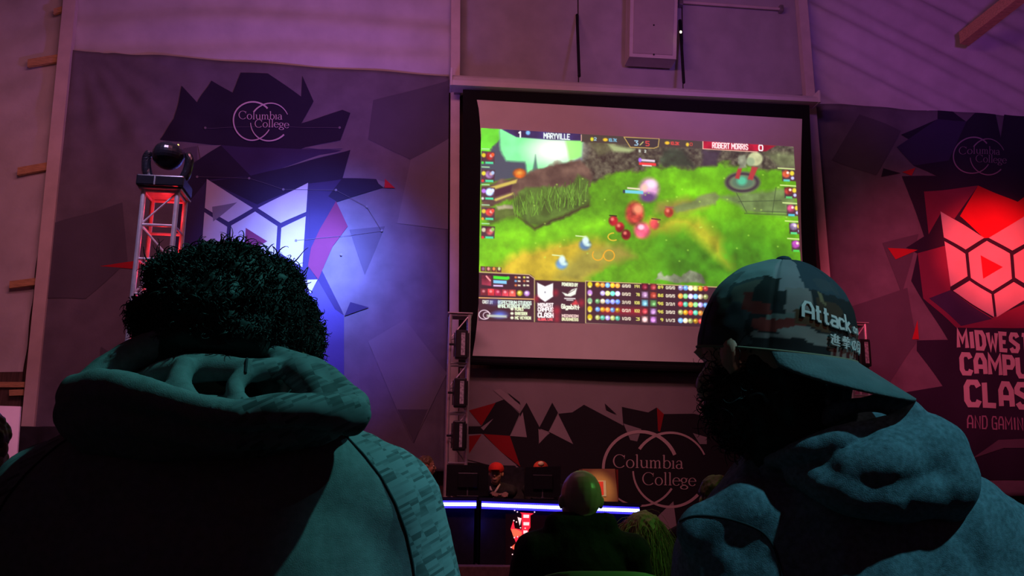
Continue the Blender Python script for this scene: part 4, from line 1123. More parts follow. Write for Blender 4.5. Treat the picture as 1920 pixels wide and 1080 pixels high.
for x, y in ((268, 130), (308, 153), (555, 155), (256, 278), (294, 298), (352, 382), (420, 388), (262, 524), (310, 512), (292, 606), (216, 664), (342, 745), (236, 766), (262, 795), (246, 842), (340, 852), (218, 934), (318, 645), (318, 682)):
    A.poly(g(*[(x + 10 * math.cos(k * PI / 4), y + 10 * math.sin(k * PI / 4)) for k in range(8)]), PW)
A.build('glowing_print', t, step=.0006)

# monitors (seen from behind) and the tan case on the desk
def monitor(label, tl, tr, br, bl, Y, stand=True):
    c = (px(*bl, Y) + px(*br, Y)) / 2
    zt = px((bl[0] + br[0]) / 2, 940, Y)[2]
    t = thing('desktop_monitor', label, 'monitor', (c[0], Y, zt), 'monitors on the player desks')
    P = [px(*q_, Y) for q_ in (tl, tr, br, bl)]
    MB().hexa([tuple(p) for p in P] + [(p[0], p[1] + .03, p[2]) for p in P]).obj('housing', BLACK_PLASTIC, t)
    m = (P[0] + P[2]) / 2
    MB().box(m + np.array([0, -.012, 0]), (.22, .03, .16), bev=.008).obj('rear_cover', BLACK_PLASTIC, t)
    return t, m
def deskz(u, Y):    # the top of the desks under a given column
    return px(u, 937.5 + max(0, (u - 899) * .036), DY)[2] + .032
for lab, q4, Y in (('black monitor seen from behind left of the red cap', ((838, 871), (916, 873), (916, 930), (836, 930)), 10.45),
                   ('black monitor seen from behind hiding the third player', ((985, 876), (1052, 874), (1050, 932), (983, 931)), 10.45)):
    t, m = monitor(lab, *q4, Y)
    z = deskz((q4[2][0] + q4[3][0]) / 2, Y)
    MB().tube([(m[0], Y + .02, z), (m[0], Y + .02, m[2] - .05)], .022, 10).obj('stand', STEEL, t)
    MB().box((m[0], Y + .03, z + .008), (.24, .17, .016), bev=.005).obj('foot_plate', BLACK_PLASTIC, t)
TAN = mat('tan_painted_case', (.62, .36, .15), .6, var=.08, vscale=5, bump=.05)
t = thing('computer_case', 'tan computer case with red-lit side window at the desk end', 'computer', px(1125, 947, 10.3))
zc = deskz(1125, 10.3)
a, b, c, d = (px(u, v, 10.3) for u, v in ((1092, 879), (1153, 879), (1159, 946), (1098, 946)))
c[2] = d[2] = zc
MB().hexa([tuple(p) for p in (a, b, c, d)] + [(p[0], p[1] + .22, p[2]) for p in (a, b, c, d)]).obj('case_body', TAN, t)
P = [px(u, v, 10.29) for u, v in ((1120, 901), (1136, 901), (1137, 931), (1122, 930))]
MB().hexa([tuple(p) for p in P] + [(p[0], p[1] + .02, p[2]) for p in P]).obj('window_frame', mat('pale_frame', (.8, .7, .55), .5), t)
P = [px(u, v, 10.285) for u, v in ((1122, 903), (1131, 903), (1132, 928), (1124, 928))]
MB().hexa([tuple(p) for p in P] + [(p[0], p[1] + .02, p[2]) for p in P]).obj('lit_window', mat('lit_red_window', (.4, .03, .02), emit=(1, .05, .03), estr=.35), t)
bx = (b + c) / 2 + np.array([.012, .11, 0]); MB().box(bx, (.02, .2, .34)).obj('side_panel', mat('red_side', (.35, .05, .03), .5), t)
lamp('case_light', 'SPOT', px(1040, 700, 8.6), px(1125, 915, 10.3), (1.0, .62, .30), 90, .05, angle=9, blend=.6)

# ------------------------------------------------------------------ people
SKIN = mat('skin', (.46, .25, .17), .55, var=.12, vscale=14, bump=.1, bscale=150, spec=.35)
SKIN_D = mat('skin_tan', (.34, .18, .12), .55, var=.12, vscale=14, bump=.1, bscale=150, spec=.35)
BALD = mat('bald_skin', (.50, .34, .26), .32, var=.10, vscale=10, spec=.5)
HAIR_B = mat('black_hair', (.012, .011, .010), .6, var=.4, vscale=30, spec=.4)
HAIR_BR = mat('brown_hair', (.09, .055, .03), .5, var=.4, vscale=30)
HAIR_BL = mat('blond_hair', (.40, .32, .16), .45, var=.3, vscale=30, stretch=(6, 6, .6))
JACKET = mat('black_jacket_cloth', (.016, .015, .018), .85, var=.3, vscale=20, bump=.3)
SHIRT = mat('dark_shirt_cloth', (.03, .025, .035), .85, var=.3, vscale=20, bump=.3)
TROUSER = mat('dark_trouser_cloth', (.02, .02, .028), .85, var=.3, vscale=20, bump=.3)
SHOE = mat('black_shoe', (.012, .012, .012), .5)
EYE = mat('eye_white', (.7, .68, .64), .3); 
def skeleton(x, y, z0, yaw, s=1.0, head=None, lean=0.0, over=None):
    J = dict(hip=(0, 0, .52), spine=(0, -.03, .74), chest=(0, -.02, .90), neck=(0, -.02, 1.04), head=(0, .02, 1.215),
             shL=(-.185, -.02, .985), shR=(.185, -.02, .985), elL=(-.25, .05, .73), elR=(.25, .05, .73), wrL=(-.15, .29, .66), wrR=(.15, .29, .66),
             hpL=(-.09, .0, .50), hpR=(.09, .0, .50), knL=(-.12, .44, .51), knR=(.12, .44, .51), anL=(-.12, .42, .09), anR=(.12, .42, .09))
    R = rotz(yaw); out = {}
    for k, p in J.items():
        p = np.array(p, float)
        if p[2] > .52: p[2] = .52 + (p[2] - .52) * s; p[1] += lean * (p[2] - .52)
        out[k] = R @ p + np.array([x, y, z0])
    if over: out.update({k: np.asarray(v, float) for k, v in over.items()})
    if head is not None: out['head'] = np.asarray(head, float)
    return out
def head_prims(h, Rf, k=1.0):
    """skull, brow, cheeks, nose, lips, chin, ears; Rf turns local (x right, y forward) to the world"""
    W_ = lambda a: h + Rf @ (np.array(a, float) * k)
    e = lambda a, r: ('e', W_(a), tuple(q * k for q in r), Rf)
    pr = [e((0, -.012, .02), (.077, .097, .093)), e((0, .028, -.035), (.062, .062, .075)), e((0, .045, -.085), (.036, .036, .03)),
          e((0, .072, .018), (.05, .02, .012)), e((-.035, .062, -.03), (.024, .022, .024)), e((.035, .062, -.03), (.024, .022, .024)),
          ('c', W_((0, .086, .005)), .010 * k, W_((0, .104, -.030)), .013 * k), e((0, .088, -.06), (.024, .012, .007)), e((0, .085, -.073), (.022, .012, .007))]
    for sx in (-1, 1):
        pr += [e((sx * .079, -.008, -.008), (.009, .017, .027)), e((sx * .083, -.015, -.002), (.008, .010, .018))]
    return pr
def hand_prims(w, d, side, up=(0, 0, 1)):
    d = np.asarray(d, float); d /= np.linalg.norm(d); upv = np.asarray(up, float)
    s = np.cross(d, upv); s /= np.linalg.norm(s); n = np.cross(s, d)
    pr = [('c', w, .026, w + d * .045, .028), ('c', w + d * .04 - s * .022, .016, w + d * .08 - s * .028, .014), ('c', w + d * .04 + s * .022, .016, w + d * .08 + s * .026, .014)]
    for i, (o_, L) in enumerate(((-.030, .062), (-.010, .074), (.011, .070), (.030, .054))):
        b = w + d * .085 + s * o_; m_ = b + d * L * .5 - n * .008; t_ = m_ + d * L * .4 - n * L * .35
        pr += [('c', b, .0095, m_, .0088), ('c', m_, .0088, t_, .0075)]
    b = w + d * .02 + s * side * .03; m_ = b + d * .035 + s * side * .025; pr += [('c', b, .013, m_, .0105), ('c', m_, .0105, m_ + d * .03 - n * .012, .0085)]
    return pr
def body_prims(J, k=1.0, g=0.0, parts='all'):
    """limbs that taper, torso with waist; g = extra cloth thickness"""
    c = lambda a, ra, b, rb: ('c', J[a], ra * k + g, J[b], rb * k + g)
    fwd = J['knL'] + J['knR'] - J['hpL'] - J['hpR']; yaw = math.atan2(fwd[1], fwd[0]) - PI / 2
    R = rotz(yaw); pr = []
    if parts in ('all', 'top'):
        pr += [('e', J['chest'], (.165 * k + g, .105 * k + g, .15 * k + g), R), ('e', J['spine'], (.145 * k + g, .10 * k + g, .15 * k + g), R), ('e', J['hip'], (.16 * k + g, .115 * k + g, .12 * k + g), R),
               c('shL', .062, 'neck', .06), c('shR', .062, 'neck', .06), c('shL', .062, 'shR', .062),
               c('shL', .058, 'elL', .043), c('shR', .058, 'elR', .043), c('elL', .043, 'wrL', .030), c('elR', .043, 'wrR', .030)]
    if parts in ('all', 'legs'):
        pr += [('e', J['hip'] - np.array([0, 0, .02]), (.165 * k + g, .12 * k + g, .11 * k + g), R), c('hpL', .085, 'knL', .058), c('hpR', .085, 'knR', .058), c('knL', .057, 'anL', .038), c('knR', .057, 'anR', .038)]
    return pr, R
def person(label, J, yaw_face, skin, hair=None, top=JACKET, k=1.0, group=None, hair_prims=None, name='person', pitch=0.0, voxel=.0075, eyes=False, topname='jacket', extra_top=None):
    base = (J['anL'] + J['anR']) / 2; base[2] -= .09
    t = thing(name, label, 'person', base, group)
    Rf = rotz(yaw_face) @ rotx(pitch); h = J['head']
    pr, Rb = body_prims(J, k)
    pr += head_prims(h, Rf)
    pr += [('c', J['neck'], .060, h + Rf @ np.array([0, -.02, -.06]), .054)]
    fb = Rb @ np.array([0, 1.0, 0])
    for a, s in (('L', 1), ('R', -1)):
        pr += hand_prims(J['wr' + a], J['wr' + a] - J['el' + a] + fb * .1, s)
        pr += [('c', J['an' + a] - np.array([0, 0, .045]), .036, J['an' + a] + fb * .13 - np.array([0, 0, .062]), .024)]
    adopt('body', blob(pr, voxel, 3), skin, t)
    pt, _ = body_prims(J, k, .014, 'top')
    pt += [('c', J['neck'] - np.array([0, 0, .03]), .075, J['neck'] + np.array([0, 0, .012]), .066)]
    if extra_top: pt += extra_top
    me = blob(pt, .010, 5); v = mv(me); mset(me, v + mn(me) * (.004 * vnoise(v, 16, 3) + .003 * vnoise(v, 34, 5))[:, None])
    adopt(topname, me, top, t)
    pl, _ = body_prims(J, k, .010, 'legs'); adopt('trousers', blob(pl, .012, 4), TROUSER, t)
    for a in 'LR':
        q_ = J['an' + a]; adopt('shoe', blob([('c', q_ - np.array([0, 0, .045]), .043, q_ + fb * .15 - np.array([0, 0, .055]), .032), ('c', q_ - np.array([0, 0, .05]), .04, q_ - fb * .05 - np.array([0, 0, .05]), .036)], .010, 3), SHOE, t)
    if hair is not None:
        hp = hair_prims(h, Rf) if hair_prims else [('e', h + Rf @ np.array([0, -.022, .036]), (.086, .098, .088), Rf), ('e', h + Rf @ np.array([0, -.05, -.01]), (.078, .066, .075), Rf)]
        me = blob(hp, .006, 3); v = mv(me); mset(me, v + mn(me) * (.006 * vnoise(v, 40, 8) + .004 * vnoise(v, 90, 9))[:, None])
        adopt('hair', me, hair, t)
    if eyes:
        for sx in (-1, 1):
            o = MB().ell(h + Rf @ np.array([sx * .031, .078, .002]), (.011, .011, .009), 12, 8).obj('eye', EYE, t, True)
            MB().ell(h + Rf @ np.array([sx * .031, .0865, .002]), (.0055, .004, .0055), 10, 6).obj('iris', HAIR_B, o, True)
    return t, Rf
# ------------------------------------------------------------------ players on the stage
def locate(u, v, Y, dz=1.215, z0=STZ):
    p = px(u, v, Y); return p, (p[2] - z0)
PY = 11.0
# left player in profile
h = px(800, 874, PY); s = (h[2] - STZ - .52) / .695
J = skeleton(h[0] - .02, PY, STZ, -PI / 2, s, head=h)
person('person in dark shirt in profile behind the hooded shoulder', J, -PI / 2, SKIN_D, HAIR_BR, SHIRT, group='players at the stage desks', topname='shirt', eyes=True)
# player in the red cap
h = px(930, 888, 10.95); s = (h[2] - STZ - .52) / .695
J = skeleton(h[0], 11.0, STZ, PI, s, head=h)
J['wrL'] = px(948, 934, 10.62); J['wrR'] = px(922, 936, 10.62); J['elL'] = px(955, 928, 10.9); J['elR'] = px(905, 930, 10.9)
J['wrL'][2] = J['wrR'][2] = deskz(930, 10.6) + .04
t, Rf = person('person in red cap and dark zip jacket facing out between two monitors', J, PI - .25, SKIN, None, JACKET, group='players at the stage desks', eyes=True)
REDC = mat('red_cap_cloth', (.60, .025, .02), .8, emit=None)
me = blob([('e', h + Rf @ np.array([0, -.008, .052]), (.092, .108, .080), Rf)], .006, 2)
cp = adopt('cap', me, REDC, t)
MB().ell(h + Rf @ np.array([0, .12, .04]), (.07, .05, .008), 16, 6).obj('peak', REDC, cp, True)
m = MB()
for sx in (-1, 1): m.tube([J['neck'] + Rf @ np.array([sx * .06, .05, .03]), J['neck'] + Rf @ np.array([sx * .035, .10, -.03]), J['neck'] + Rf @ np.array([0, .12, -.085])], .012, 8)
m.obj('collar', mat('pale_collar', (.7, .62, .5), .8), t)
m = MB(); z_ = J['neck'] + Rf @ np.array([0, .125, -.1]); m.box(z_ - np.array([0, .005, .08]), (.014, .02, .2)); m.obj('zip', ALU, t)
# third player, only the top of the head
h = px(1014, 884, 10.95); s = (h[2] - STZ - .52) / .695
J = skeleton(h[0] + .05, 11.0, STZ, PI, s, head=h)
J['elR'] = J['elR'] + np.array([.10, 0, 0]); J['elL'] = J['elL'] - np.array([.02, 0, 0])
t, Rf = person('person whose orange-lit head top shows above the right monitor', J, PI, SKIN, None, JACKET, group='players at the stage desks', eyes=True)
me = blob([('e', h + Rf @ np.array([0, -.008, .045]), (.088, .104, .078), Rf)], .006, 2)
cp = adopt('cap', me, mat('orange_light_cap', (.55, .06, .03), .8), t)  # orange-red light on the forehead is put into this cap's colour
MB().ell(h + Rf @ np.array([.01, .085, .085]), (.036, .03, .028), 12, 8).obj('pale_patch', mat('pale_spot', (.85, .7, .45), .6), cp, True)  # pale patch set on the front of the cap
lamp('player_light', 'SPOT', px(970, 560, 9.2), px(970, 885, 11.0), (1.0, .36, .22), 95, .08, angle=17, blend=.7)
lamp('player_light', 'SPOT', px(760, 640, 9.6), px(800, 870, 11.0), (1.0, .32, .26), 30, .08, angle=12, blend=.7)

# high-backed black chairs of the players
def gaming_chair(label, x, y, z0, yaw):
    t = thing('gaming_chair', label, 'chair', (x, y, z0), 'high-backed chairs of the players')
    R = rotz(yaw); W_ = lambda a: np.array([x, y, z0]) + R @ np.array(a, float)
    def soft(name, c, d, rx=0):
        b = MB().box((0, 0, 0), d, bev=min(d) * .35, rx=rx); m = MB(); m.v = [tuple(W_(c) + R @ np.array(v)) for v in b.v]; m.f = b.f; return m.obj(name, JACKET, t, True)
    soft('seat', (0, .02, .42), (.5, .5, .09)); soft('backrest', (0, -.27, .82), (.52, .09, .80), .12); soft('headrest', (0, -.32, 1.16), (.30, .07, .16), .12)
    for s in (-1, 1):
        soft('armrest', (s * .29, 0, .66), (.08, .30, .04)); MB().tube([W_((s * .29, -.05, .40)), W_((s * .29, -.05, .65))], .018, 8).obj('arm_post', BLACK_PLASTIC, t)
    MB().tube([W_((0, 0, .1)), W_((0, 0, .4))], .03, 10).obj('column', STEEL, t)
    for k in range(5):
        a = 2 * PI * k / 5; MB().tube([W_((0, 0, .11)), W_((.28 * math.cos(a), .28 * math.sin(a), .05))], [.026, .018], 8).obj('foot', BLACK_PLASTIC, t)
        MB().ell(W_((.28 * math.cos(a), .28 * math.sin(a), .026)), (.022, .022, .026), 10, 8).obj('caster', BLACK_PLASTIC, t)
p = px(950, 900, 11.42); gaming_chair('black high-backed chair behind the player in the red cap', p[0], 11.42, STZ, PI)

# ------------------------------------------------------------------ audience
def strands(name, me, n, length, droop, curl, material, parent, seed=1, keep=None, r0=.0011, seg=5, spread=.5, flow=None):
    """individual locks grown from a hair mass"""
    v, nn = mv(me), mn(me); rg = np.random.default_rng(seed); m = MB()
    idx = np.arange(len(v))
    if keep is not None: idx = idx[keep(v)]
    for i in rg.choice(idx, n):
        p = v[i].copy(); d = nn[i] * spread + rg.normal(0, .35, 3)
        if flow is not None: d = d + flow(p)
        d /= np.linalg.norm(d); L = length * rg.uniform(.5, 1.3); ax = rg.normal(0, 1, 3); ax /= np.linalg.norm(ax); pts = [p - nn[i] * .004]
        for k in range(seg):
            p = p + d * L / seg; pts.append(p.copy())
            d = d + np.cross(ax, d) * curl + np.array([0, 0, -droop]); d /= np.linalg.norm(d)
        m.tube(pts, list(np.linspace(r0, r0 * .25, seg + 1)), 3, cap=False)
    return m.obj(name, material, parent, True)

# bald man
h = px(1090, 938, 3.6); s = (h[2] - .52) / .695
J = skeleton(h[0] - .0, 3.6, 0, 0, s, head=h + np.array([0, .02, 0]))
person('bald person in a black jacket seen from behind, lit green', J, .1, BALD, None, JACKET, group='audience seen from behind', voxel=.006,
       extra_top=[('c', px(1045, 985, 3.57), .05, px(1135, 987, 3.57), .05), ('c', px(1060, 974, 3.56), .026, px(1122, 976, 3.56), .026)])
bald_xy = (J['hip'][0], J['hip'][1])
# neck roll under the skull is part of the body; the chair he sits on
def stack_chair(label, x, y, z0, yaw, group='stacking chairs of the audience'):
    t = thing('stacking_chair', label, 'chair', (x, y, z0), group)
    R = rotz(yaw); W_ = lambda a: np.array([x, y, z0]) + R @ np.array(a, float)
    GR = mat('green_grey_chair_shell', (.30, .42, .26), .5, var=.1)
    m = MB(); nx_, nz_ = 12, 6; g_ = []
    for j in range(nz_ + 1):
        for i in range(nx_ + 1):
            sx = i / nx_ * 2 - 1; tz = j / nz_
            zz = .60 + .258 * tz + (-.035 * sx ** 4 if j == nz_ else 0); g_.append(W_((sx * .23, -.225 + .05 * sx * sx - .06 * tz, zz)))
    n_ = len(g_); f_ = []
    for j in range(nz_):
        for i in range(nx_):
            a = j * (nx_ + 1) + i; f_ += [(a, a + 1, a + nx_ + 2, a + nx_ + 1), (n_ + a, n_ + a + nx_ + 1, n_ + a + nx_ + 2, n_ + a + 1)]
    ring = list(range(nx_ + 1)) + [j * (nx_ + 1) + nx_ for j in range(1, nz_ + 1)] + [nz_ * (nx_ + 1) + i for i in range(nx_ - 1, -1, -1)] + [j * (nx_ + 1) for j in range(nz_ - 1, 0, -1)]
    for k in range(len(ring)): a, b = ring[k], ring[(k + 1) % len(ring)]; f_.append((a, n_ + a, n_ + b, b))
    m.add(g_ + [p + R @ np.array([0, -.012, 0]) for p in g_], f_); m.obj('backrest', GR, t, True)
    b = MB().box((0, 0, 0), (.44, .42, .03), bev=.012); m = MB(); m.v = [tuple(W_((0, 0, .40)) + R @ np.array(v)) for v in b.v]; m.f = b.f; m.obj('seat', GR, t)
    for sx in (-1, 1):
        MB().tube([W_((sx * .20, .18, 0)), W_((sx * .20, .17, .39))], .012, 8).obj('leg', STEEL, t)
        MB().tube([W_((sx * .20, -.22, 0)), W_((sx * .20, -.18, .40)), W_((sx * .21, -.21, .72))], .012, 8).obj('leg', STEEL, t)
    return t
stack_chair('green-lit chair back behind the bald person in black', bald_xy[0] + .02, bald_xy[1] - .02, 0, .0)

# long haired person
h = px(1203, 1010, 4.3); s = (h[2] - .52) / .695
J = skeleton(h[0], 4.3, 0, .1, s, head=h)
for k in ('shL', 'shR'): J[k][2] -= .05
def long_hair(h, Rf):
    pr = [('e', h + Rf @ np.array([0, -.018, .034]), (.090, .102, .088), Rf)]
    for sx in (-1, -.35, .35, 1):
        pr += [('c', h + Rf @ np.array([sx * .045, -.05, .01]), .043, h + Rf @ np.array([sx * .065, -.085, -.20]), .034), ('c', h + Rf @ np.array([sx * .065, -.085, -.20]), .034, h + Rf @ np.array([sx * .065, -.10, -.36]), .024)]
    return pr
t, Rf = person('person with long straight blond hair seen from behind', J, .1, SKIN, HAIR_BL, SHIRT, group='audience seen from behind', hair_prims=long_hair, topname='shirt')
hm = [c for c in t.children if c.name.startswith('hair')][0]
me = hm.data.copy(); v = mv(me) + _origin(hm); mset(me, v)
hc = h.copy()
strands('loose_strands', me, 1500, .30, .5, .02, HAIR_BL, hm, 3, keep=lambda v: v[:, 2] > hc[2] - .12, r0=.0016, seg=7, spread=.25, flow=lambda p: np.array([(p[0] - hc[0]) * 2, -.15, -1.0]))
bpy.data.meshes.remove(me)
# person half hidden by the cap man's shoulder
h = px(1342, 938, 4.6); s = (h[2] - .52) / .695
J = skeleton(h[0], 4.6, 0, .05, s, head=h)
person('dark haired person barely showing behind the shoulder of the capped person', J, .05, SKIN, HAIR_BR, JACKET, group='audience seen from behind')
lamp('green_lamp', 'SPOT', px(1290, 500, 4.0), px(1345, 915, 4.6), (.3, 1.0, .12), 5, .05, angle=14, blend=.8)
# person cut by the left edge
h = px(-34, 838, 3.2); s = (h[2] - .52) / .695
J = skeleton(h[0], 3.2, 0, -.1, s, head=h)
person('dark haired person cut off by the left edge of the picture', J, -.1, SKIN_D, HAIR_BR, JACKET, group='audience seen from behind')
# ------------------------------------------------------------------ the two people in front
def streak_mat(name, lo, hi, rot):
    m = bpy.data.materials.new(name); m.use_nodes = True; nt = m.node_tree; b = nt.nodes['Principled BSDF']
    b.inputs['Roughness'].default_value = .9; b.inputs['Specular IOR Level'].default_value = .15
    tc = nt.nodes.new('ShaderNodeTexCoord'); mp = nt.nodes.new('ShaderNodeMapping'); mp.vector_type = 'TEXTURE'
    mp.inputs['Rotation'].default_value = (0, rot, 0); mp.inputs['Scale'].default_value = (.014, .02, .0030)
    br = nt.nodes.new('ShaderNodeTexWhiteNoise'); br.noise_dimensions = '3D'
    n = nt.nodes.new('ShaderNodeTexNoise'); n.inputs['Scale'].default_value = 1.0; n.inputs['Detail'].default_value = 2
    sn = nt.nodes.new('ShaderNodeVectorMath'); sn.operation = 'FLOOR'
    nt.links.new(tc.outputs['Object'], mp.inputs[0]); nt.links.new(mp.outputs[0], sn.inputs[0]); nt.links.new(sn.outputs[0], br.inputs['Vector'])
    mp2 = nt.nodes.new('ShaderNodeMapping'); mp2.inputs['Rotation'].default_value = (0, rot, 0); mp2.inputs['Scale'].default_value = (9, 9, 55)
    nt.links.new(tc.outputs['Object'], mp2.inputs[0]); nt.links.new(mp2.outputs[0], n.inputs['Vector'])
    mx = nt.nodes.new('ShaderNodeMath'); mx.operation = 'MULTIPLY_ADD'; mx.inputs[1].default_value = .8
    nt.links.new(br.outputs['Value'], mx.inputs[0]); nt.links.new(n.outputs['Fac'], mx.inputs[2])
    r = nt.nodes.new('ShaderNodeValToRGB'); r.color_ramp.elements[0].position = .55; r.color_ramp.elements[1].position = 1.15
    r.color_ramp.elements[0].color = (*lo, 1); r.color_ramp.elements[1].color = (*hi, 1)
    nt.links.new(mx.outputs[0], r.inputs[0]); nt.links.new(r.outputs[0], b.inputs['Base Color'])
    return m
GREY_FLEECE = mat('grey_heather_fleece', (.20, .20, .205), .92, var=.14, vscale=120, bump=.4, bscale=900, spec=.1, bdist=.0012)
STREAK = streak_mat('streaked_heather_knit', (.085, .086, .09), (.20, .20, .21), -.5)
BLUE_FLEECE = mat('blue_grey_fleece', (.16, .20, .235), .92, var=.30, vscale=160, bump=.5, bscale=800, spec=.1, bdist=.0015)
SEAM = mat('dark_seam_thread', (.03, .03, .035), .9)

def front_person(label, J, hp, Rf, skin, Y0):
    base = (J['anL'] + J['anR']) / 2; base[2] = 0
    t = thing('person', label, 'person', base, 'two people in front')
    pr, Rb = body_prims(J, 1.0)
    pr += head_prims(J['head'], Rf) + [('c', J['neck'], .060, J['head'] + Rf @ np.array([0, -.02, -.06]), .056)]
    fb = Rb @ np.array([0, 1.0, 0])
    for a, s in (('L', 1), ('R', -1)):
        pr += hand_prims(J['wr' + a], J['wr' + a] - J['el' + a] + fb * .1, s)
        pr += [('c', J['an' + a] - np.array([0, 0, .045]), .036, J['an' + a] + fb * .13 - np.array([0, 0, .062]), .024)]
    adopt('body', blob(pr, .006, 3), skin, t)
    pl, _ = body_prims(J, 1.0, .010, 'legs'); adopt('trousers', blob(pl, .012, 4), TROUSER, t)
    for a in 'LR':
        q_ = J['an' + a]; adopt('shoe', blob([('c', q_ - np.array([0, 0, .045]), .043, q_ + fb * .15 - np.array([0, 0, .055]), .032), ('c', q_ - np.array([0, 0, .05]), .04, q_ - fb * .05 - np.array([0, 0, .05]), .036)], .010, 3), SHOE, t)
    return t, fb
def cloth_mesh(prims, voxel, smooth, folds):
    me = blob(prims, voxel, smooth); v = mv(me); n = mn(me)
    mset(me, v + n * folds(v)[:, None]); return me

# ---- left: dark curly hair, grey hoodie with streaked raglan sleeves
LY = 1.08
x0 = px(405, 1000, LY)[0]
J = skeleton(x0, LY + .02, 0, 0, 1.0, head=px(436, 668, LY + .03))
J.update(neck=px(425, 850, LY + .02), chest=px(405, 1120, LY + .02), shL=px(112, 965, LY), shR=px(700, 965, LY), elL=px(10, 1400, LY + .03), elR=px(835, 1400, LY + .03))
J['wrL'] = np.array([x0 - .13, LY + .30, .66]); J['wrR'] = np.array([x0 + .13, LY + .30, .66])
Rf = rotz(-.12)
man, fb = front_person('person with dark curly hair and grey hooded sweater seen from behind', J, None, Rf, SKIN_D, LY)
# sweater
pt, _ = body_prims(J, 1.06, .016, 'top')
pt += [('c', J['shL'], .080, px(300, 905, LY - .01), .095), ('c', J['shR'], .080, px(520, 905, LY - .01), .095),
       ('e', px(405, 1130, LY - .01), (.215, .115, .22), None), ('e', px(405, 1010, LY - .012), (.185, .105, .12), None), ('e', px(600, 1040, LY - .005), (.10, .095, .11), None), ('e', px(205, 1040, LY - .005), (.10, .095, .11), None),
       ('c', J['shL'], .082, J['elL'], .062), ('c', J['shR'], .082, J['elR'], .062)]
def f_left(v):
    return .0025 * vnoise(v, 9, 2) + .0008 * vnoise(v, 26, 4)
me = cloth_mesh(pt, .007, 10, f_left)
sw = adopt('hooded_sweater', me, [GREY_FLEECE, STREAK], man)
# raglan seams in body coordinates: x offset from the spine as a function of height
seam_px = [(596, 778), (640, 808), (680, 850), (715, 895), (742, 945), (762, 1000), (775, 1060), (782, 1120)]
seam = np.array([px(u, v, LY - .09) for u, v in seam_px]); zs = seam[::-1, 2]; xs = seam[::-1, 0] - x0
o_ = _origin(man); mi = []
for p in me.polygons:
    c = np.array(p.center) + o_
    mi.append(1 if abs(c[0] - x0) > np.interp(c[2], zs, xs) else 0)
me.polygons.foreach_set('material_index', np.array(mi, dtype=np.int32))
from mathutils.bvhtree import BVHTree
bv = BVHTree.FromPolygons([v.co[:] for v in me.vertices], [p.vertices[:] for p in me.polygons])
for sgn in (1, -1):
    pts = []
    for z in np.linspace(zs[-1], zs[0], 40):
        x = x0 + sgn * np.interp(z, zs, xs)
        hit = bv.ray_cast(Vector((x - o_[0], -2, z)), Vector((0, 1, 0)))
        if hit[0] is not None: pts.append(np.array(hit[0]) + o_ + np.array([0, -.0008, 0]))
    if len(pts) > 3: MB().tube(pts, .0013, 6).obj('raglan_seam', SEAM, sw, True)
# hood lying on the shoulders: rim, folds and bag
def roll(path, r, Y):
    pts = spline([px(u, v, y_) for (u, v), y_ in zip(path, Y if hasattr(Y, '__len__') else [Y] * len(path))], 4 * (len(path) - 1))
    rr = np.interp(np.linspace(0, 1, len(pts)), np.linspace(0, 1, len(r)), r) if hasattr(r, '__len__') else [r] * len(pts)
    return [('c', pts[i], rr[i], pts[i + 1], rr[i + 1]) for i in range(len(pts) - 1)]
hd = []
hd += roll([(150, 758), (200, 698), (272, 654), (360, 650), (450, 656), (540, 680), (608, 718), (656, 768)], [.020, .019, .016, .014, .014, .016, .020, .022], [1.00, 1.02, 1.035, 1.04, 1.04, 1.03, 1.01, .98])
hd += roll([(255, 716), (320, 697), (400, 690), (480, 694), (530, 690)], [.008, .014, .014, .013, .010], [1.0, 1.0, 1.0, 1.0, 1.02])
hd += roll([(150, 745), (200, 730), (260, 735), (330, 752), (400, 768), (470, 776), (540, 768), (610, 770), (655, 780)], [.024, .020, .017, .016, .016, .016, .017, .020, .022], [.98, .95, .925, .915, .91, .91, .915, .935, .965])
hd += roll([(165, 785), (240, 765), (330, 785), (420, 800), (520, 795), (590, 782), (630, 778)], [.026, .026, .026, .026, .024, .020, .016], [.985, .955, .95, .945, .95, .965, .985])
hd += roll([(345, 690), (335, 720), (350, 748)], .011, [.98, .96, .94]); hd += roll([(470, 690), (440, 725), (450, 760)], .011, [.99, .97, .94])
hd += roll([(560, 700), (600, 740), (620, 770)], .017, [1.01, .98, .96])
hd += [('e', px(390, 806, 1.0), (.140, .05, .030), None), ('c', px(190, 792, 1.0), .034, px(300, 806, .985), .034), ('c', px(300, 806, .985), .034, px(500, 800, .985), .032), ('c', px(500, 800, .985), .032, px(625, 778, 1.0), .022)]
hd += [('c', px(170, 770, 1.02), .036, px(235, 760, 1.06), .040), ('c', px(630, 778, 1.02), .026, px(590, 765, 1.06), .034), ('e', px(405, 800, 1.05), (.13, .05, .036), None)]
def f_hood(v): return .0032 * vnoise(v, 22, 6) + .0015 * vnoise(v, 55, 7)
me = cloth_mesh(hd, .0042, 4, f_hood)
hood = adopt('hood', me, [GREY_FLEECE, STREAK], sw)
sx_ = px(468, 700, 1.0)[0]; mi = [1 if p.center[0] + o_[0] > sx_ + .004 else 0 for p in me.polygons]
me.polygons.foreach_set('material_index', np.array(mi, dtype=np.int32))
bv = BVHTree.FromPolygons([v.co[:] for v in me.vertices], [p.vertices[:] for p in me.polygons])
pts = []
for v_ in np.linspace(640, 700, 24):
    d = px(466 - (v_ - 650) * .12, v_, 1.0); dr = d - CAM; hit = bv.ray_cast(Vector(CAM - o_), Vector(dr / np.linalg.norm(dr)))
    if hit[0] is not None: pts.append(np.array(hit[0]) + o_)
if len(pts) > 3: MB().tube(pts, .0016, 6).obj('hood_seam', SEAM, sw, True)
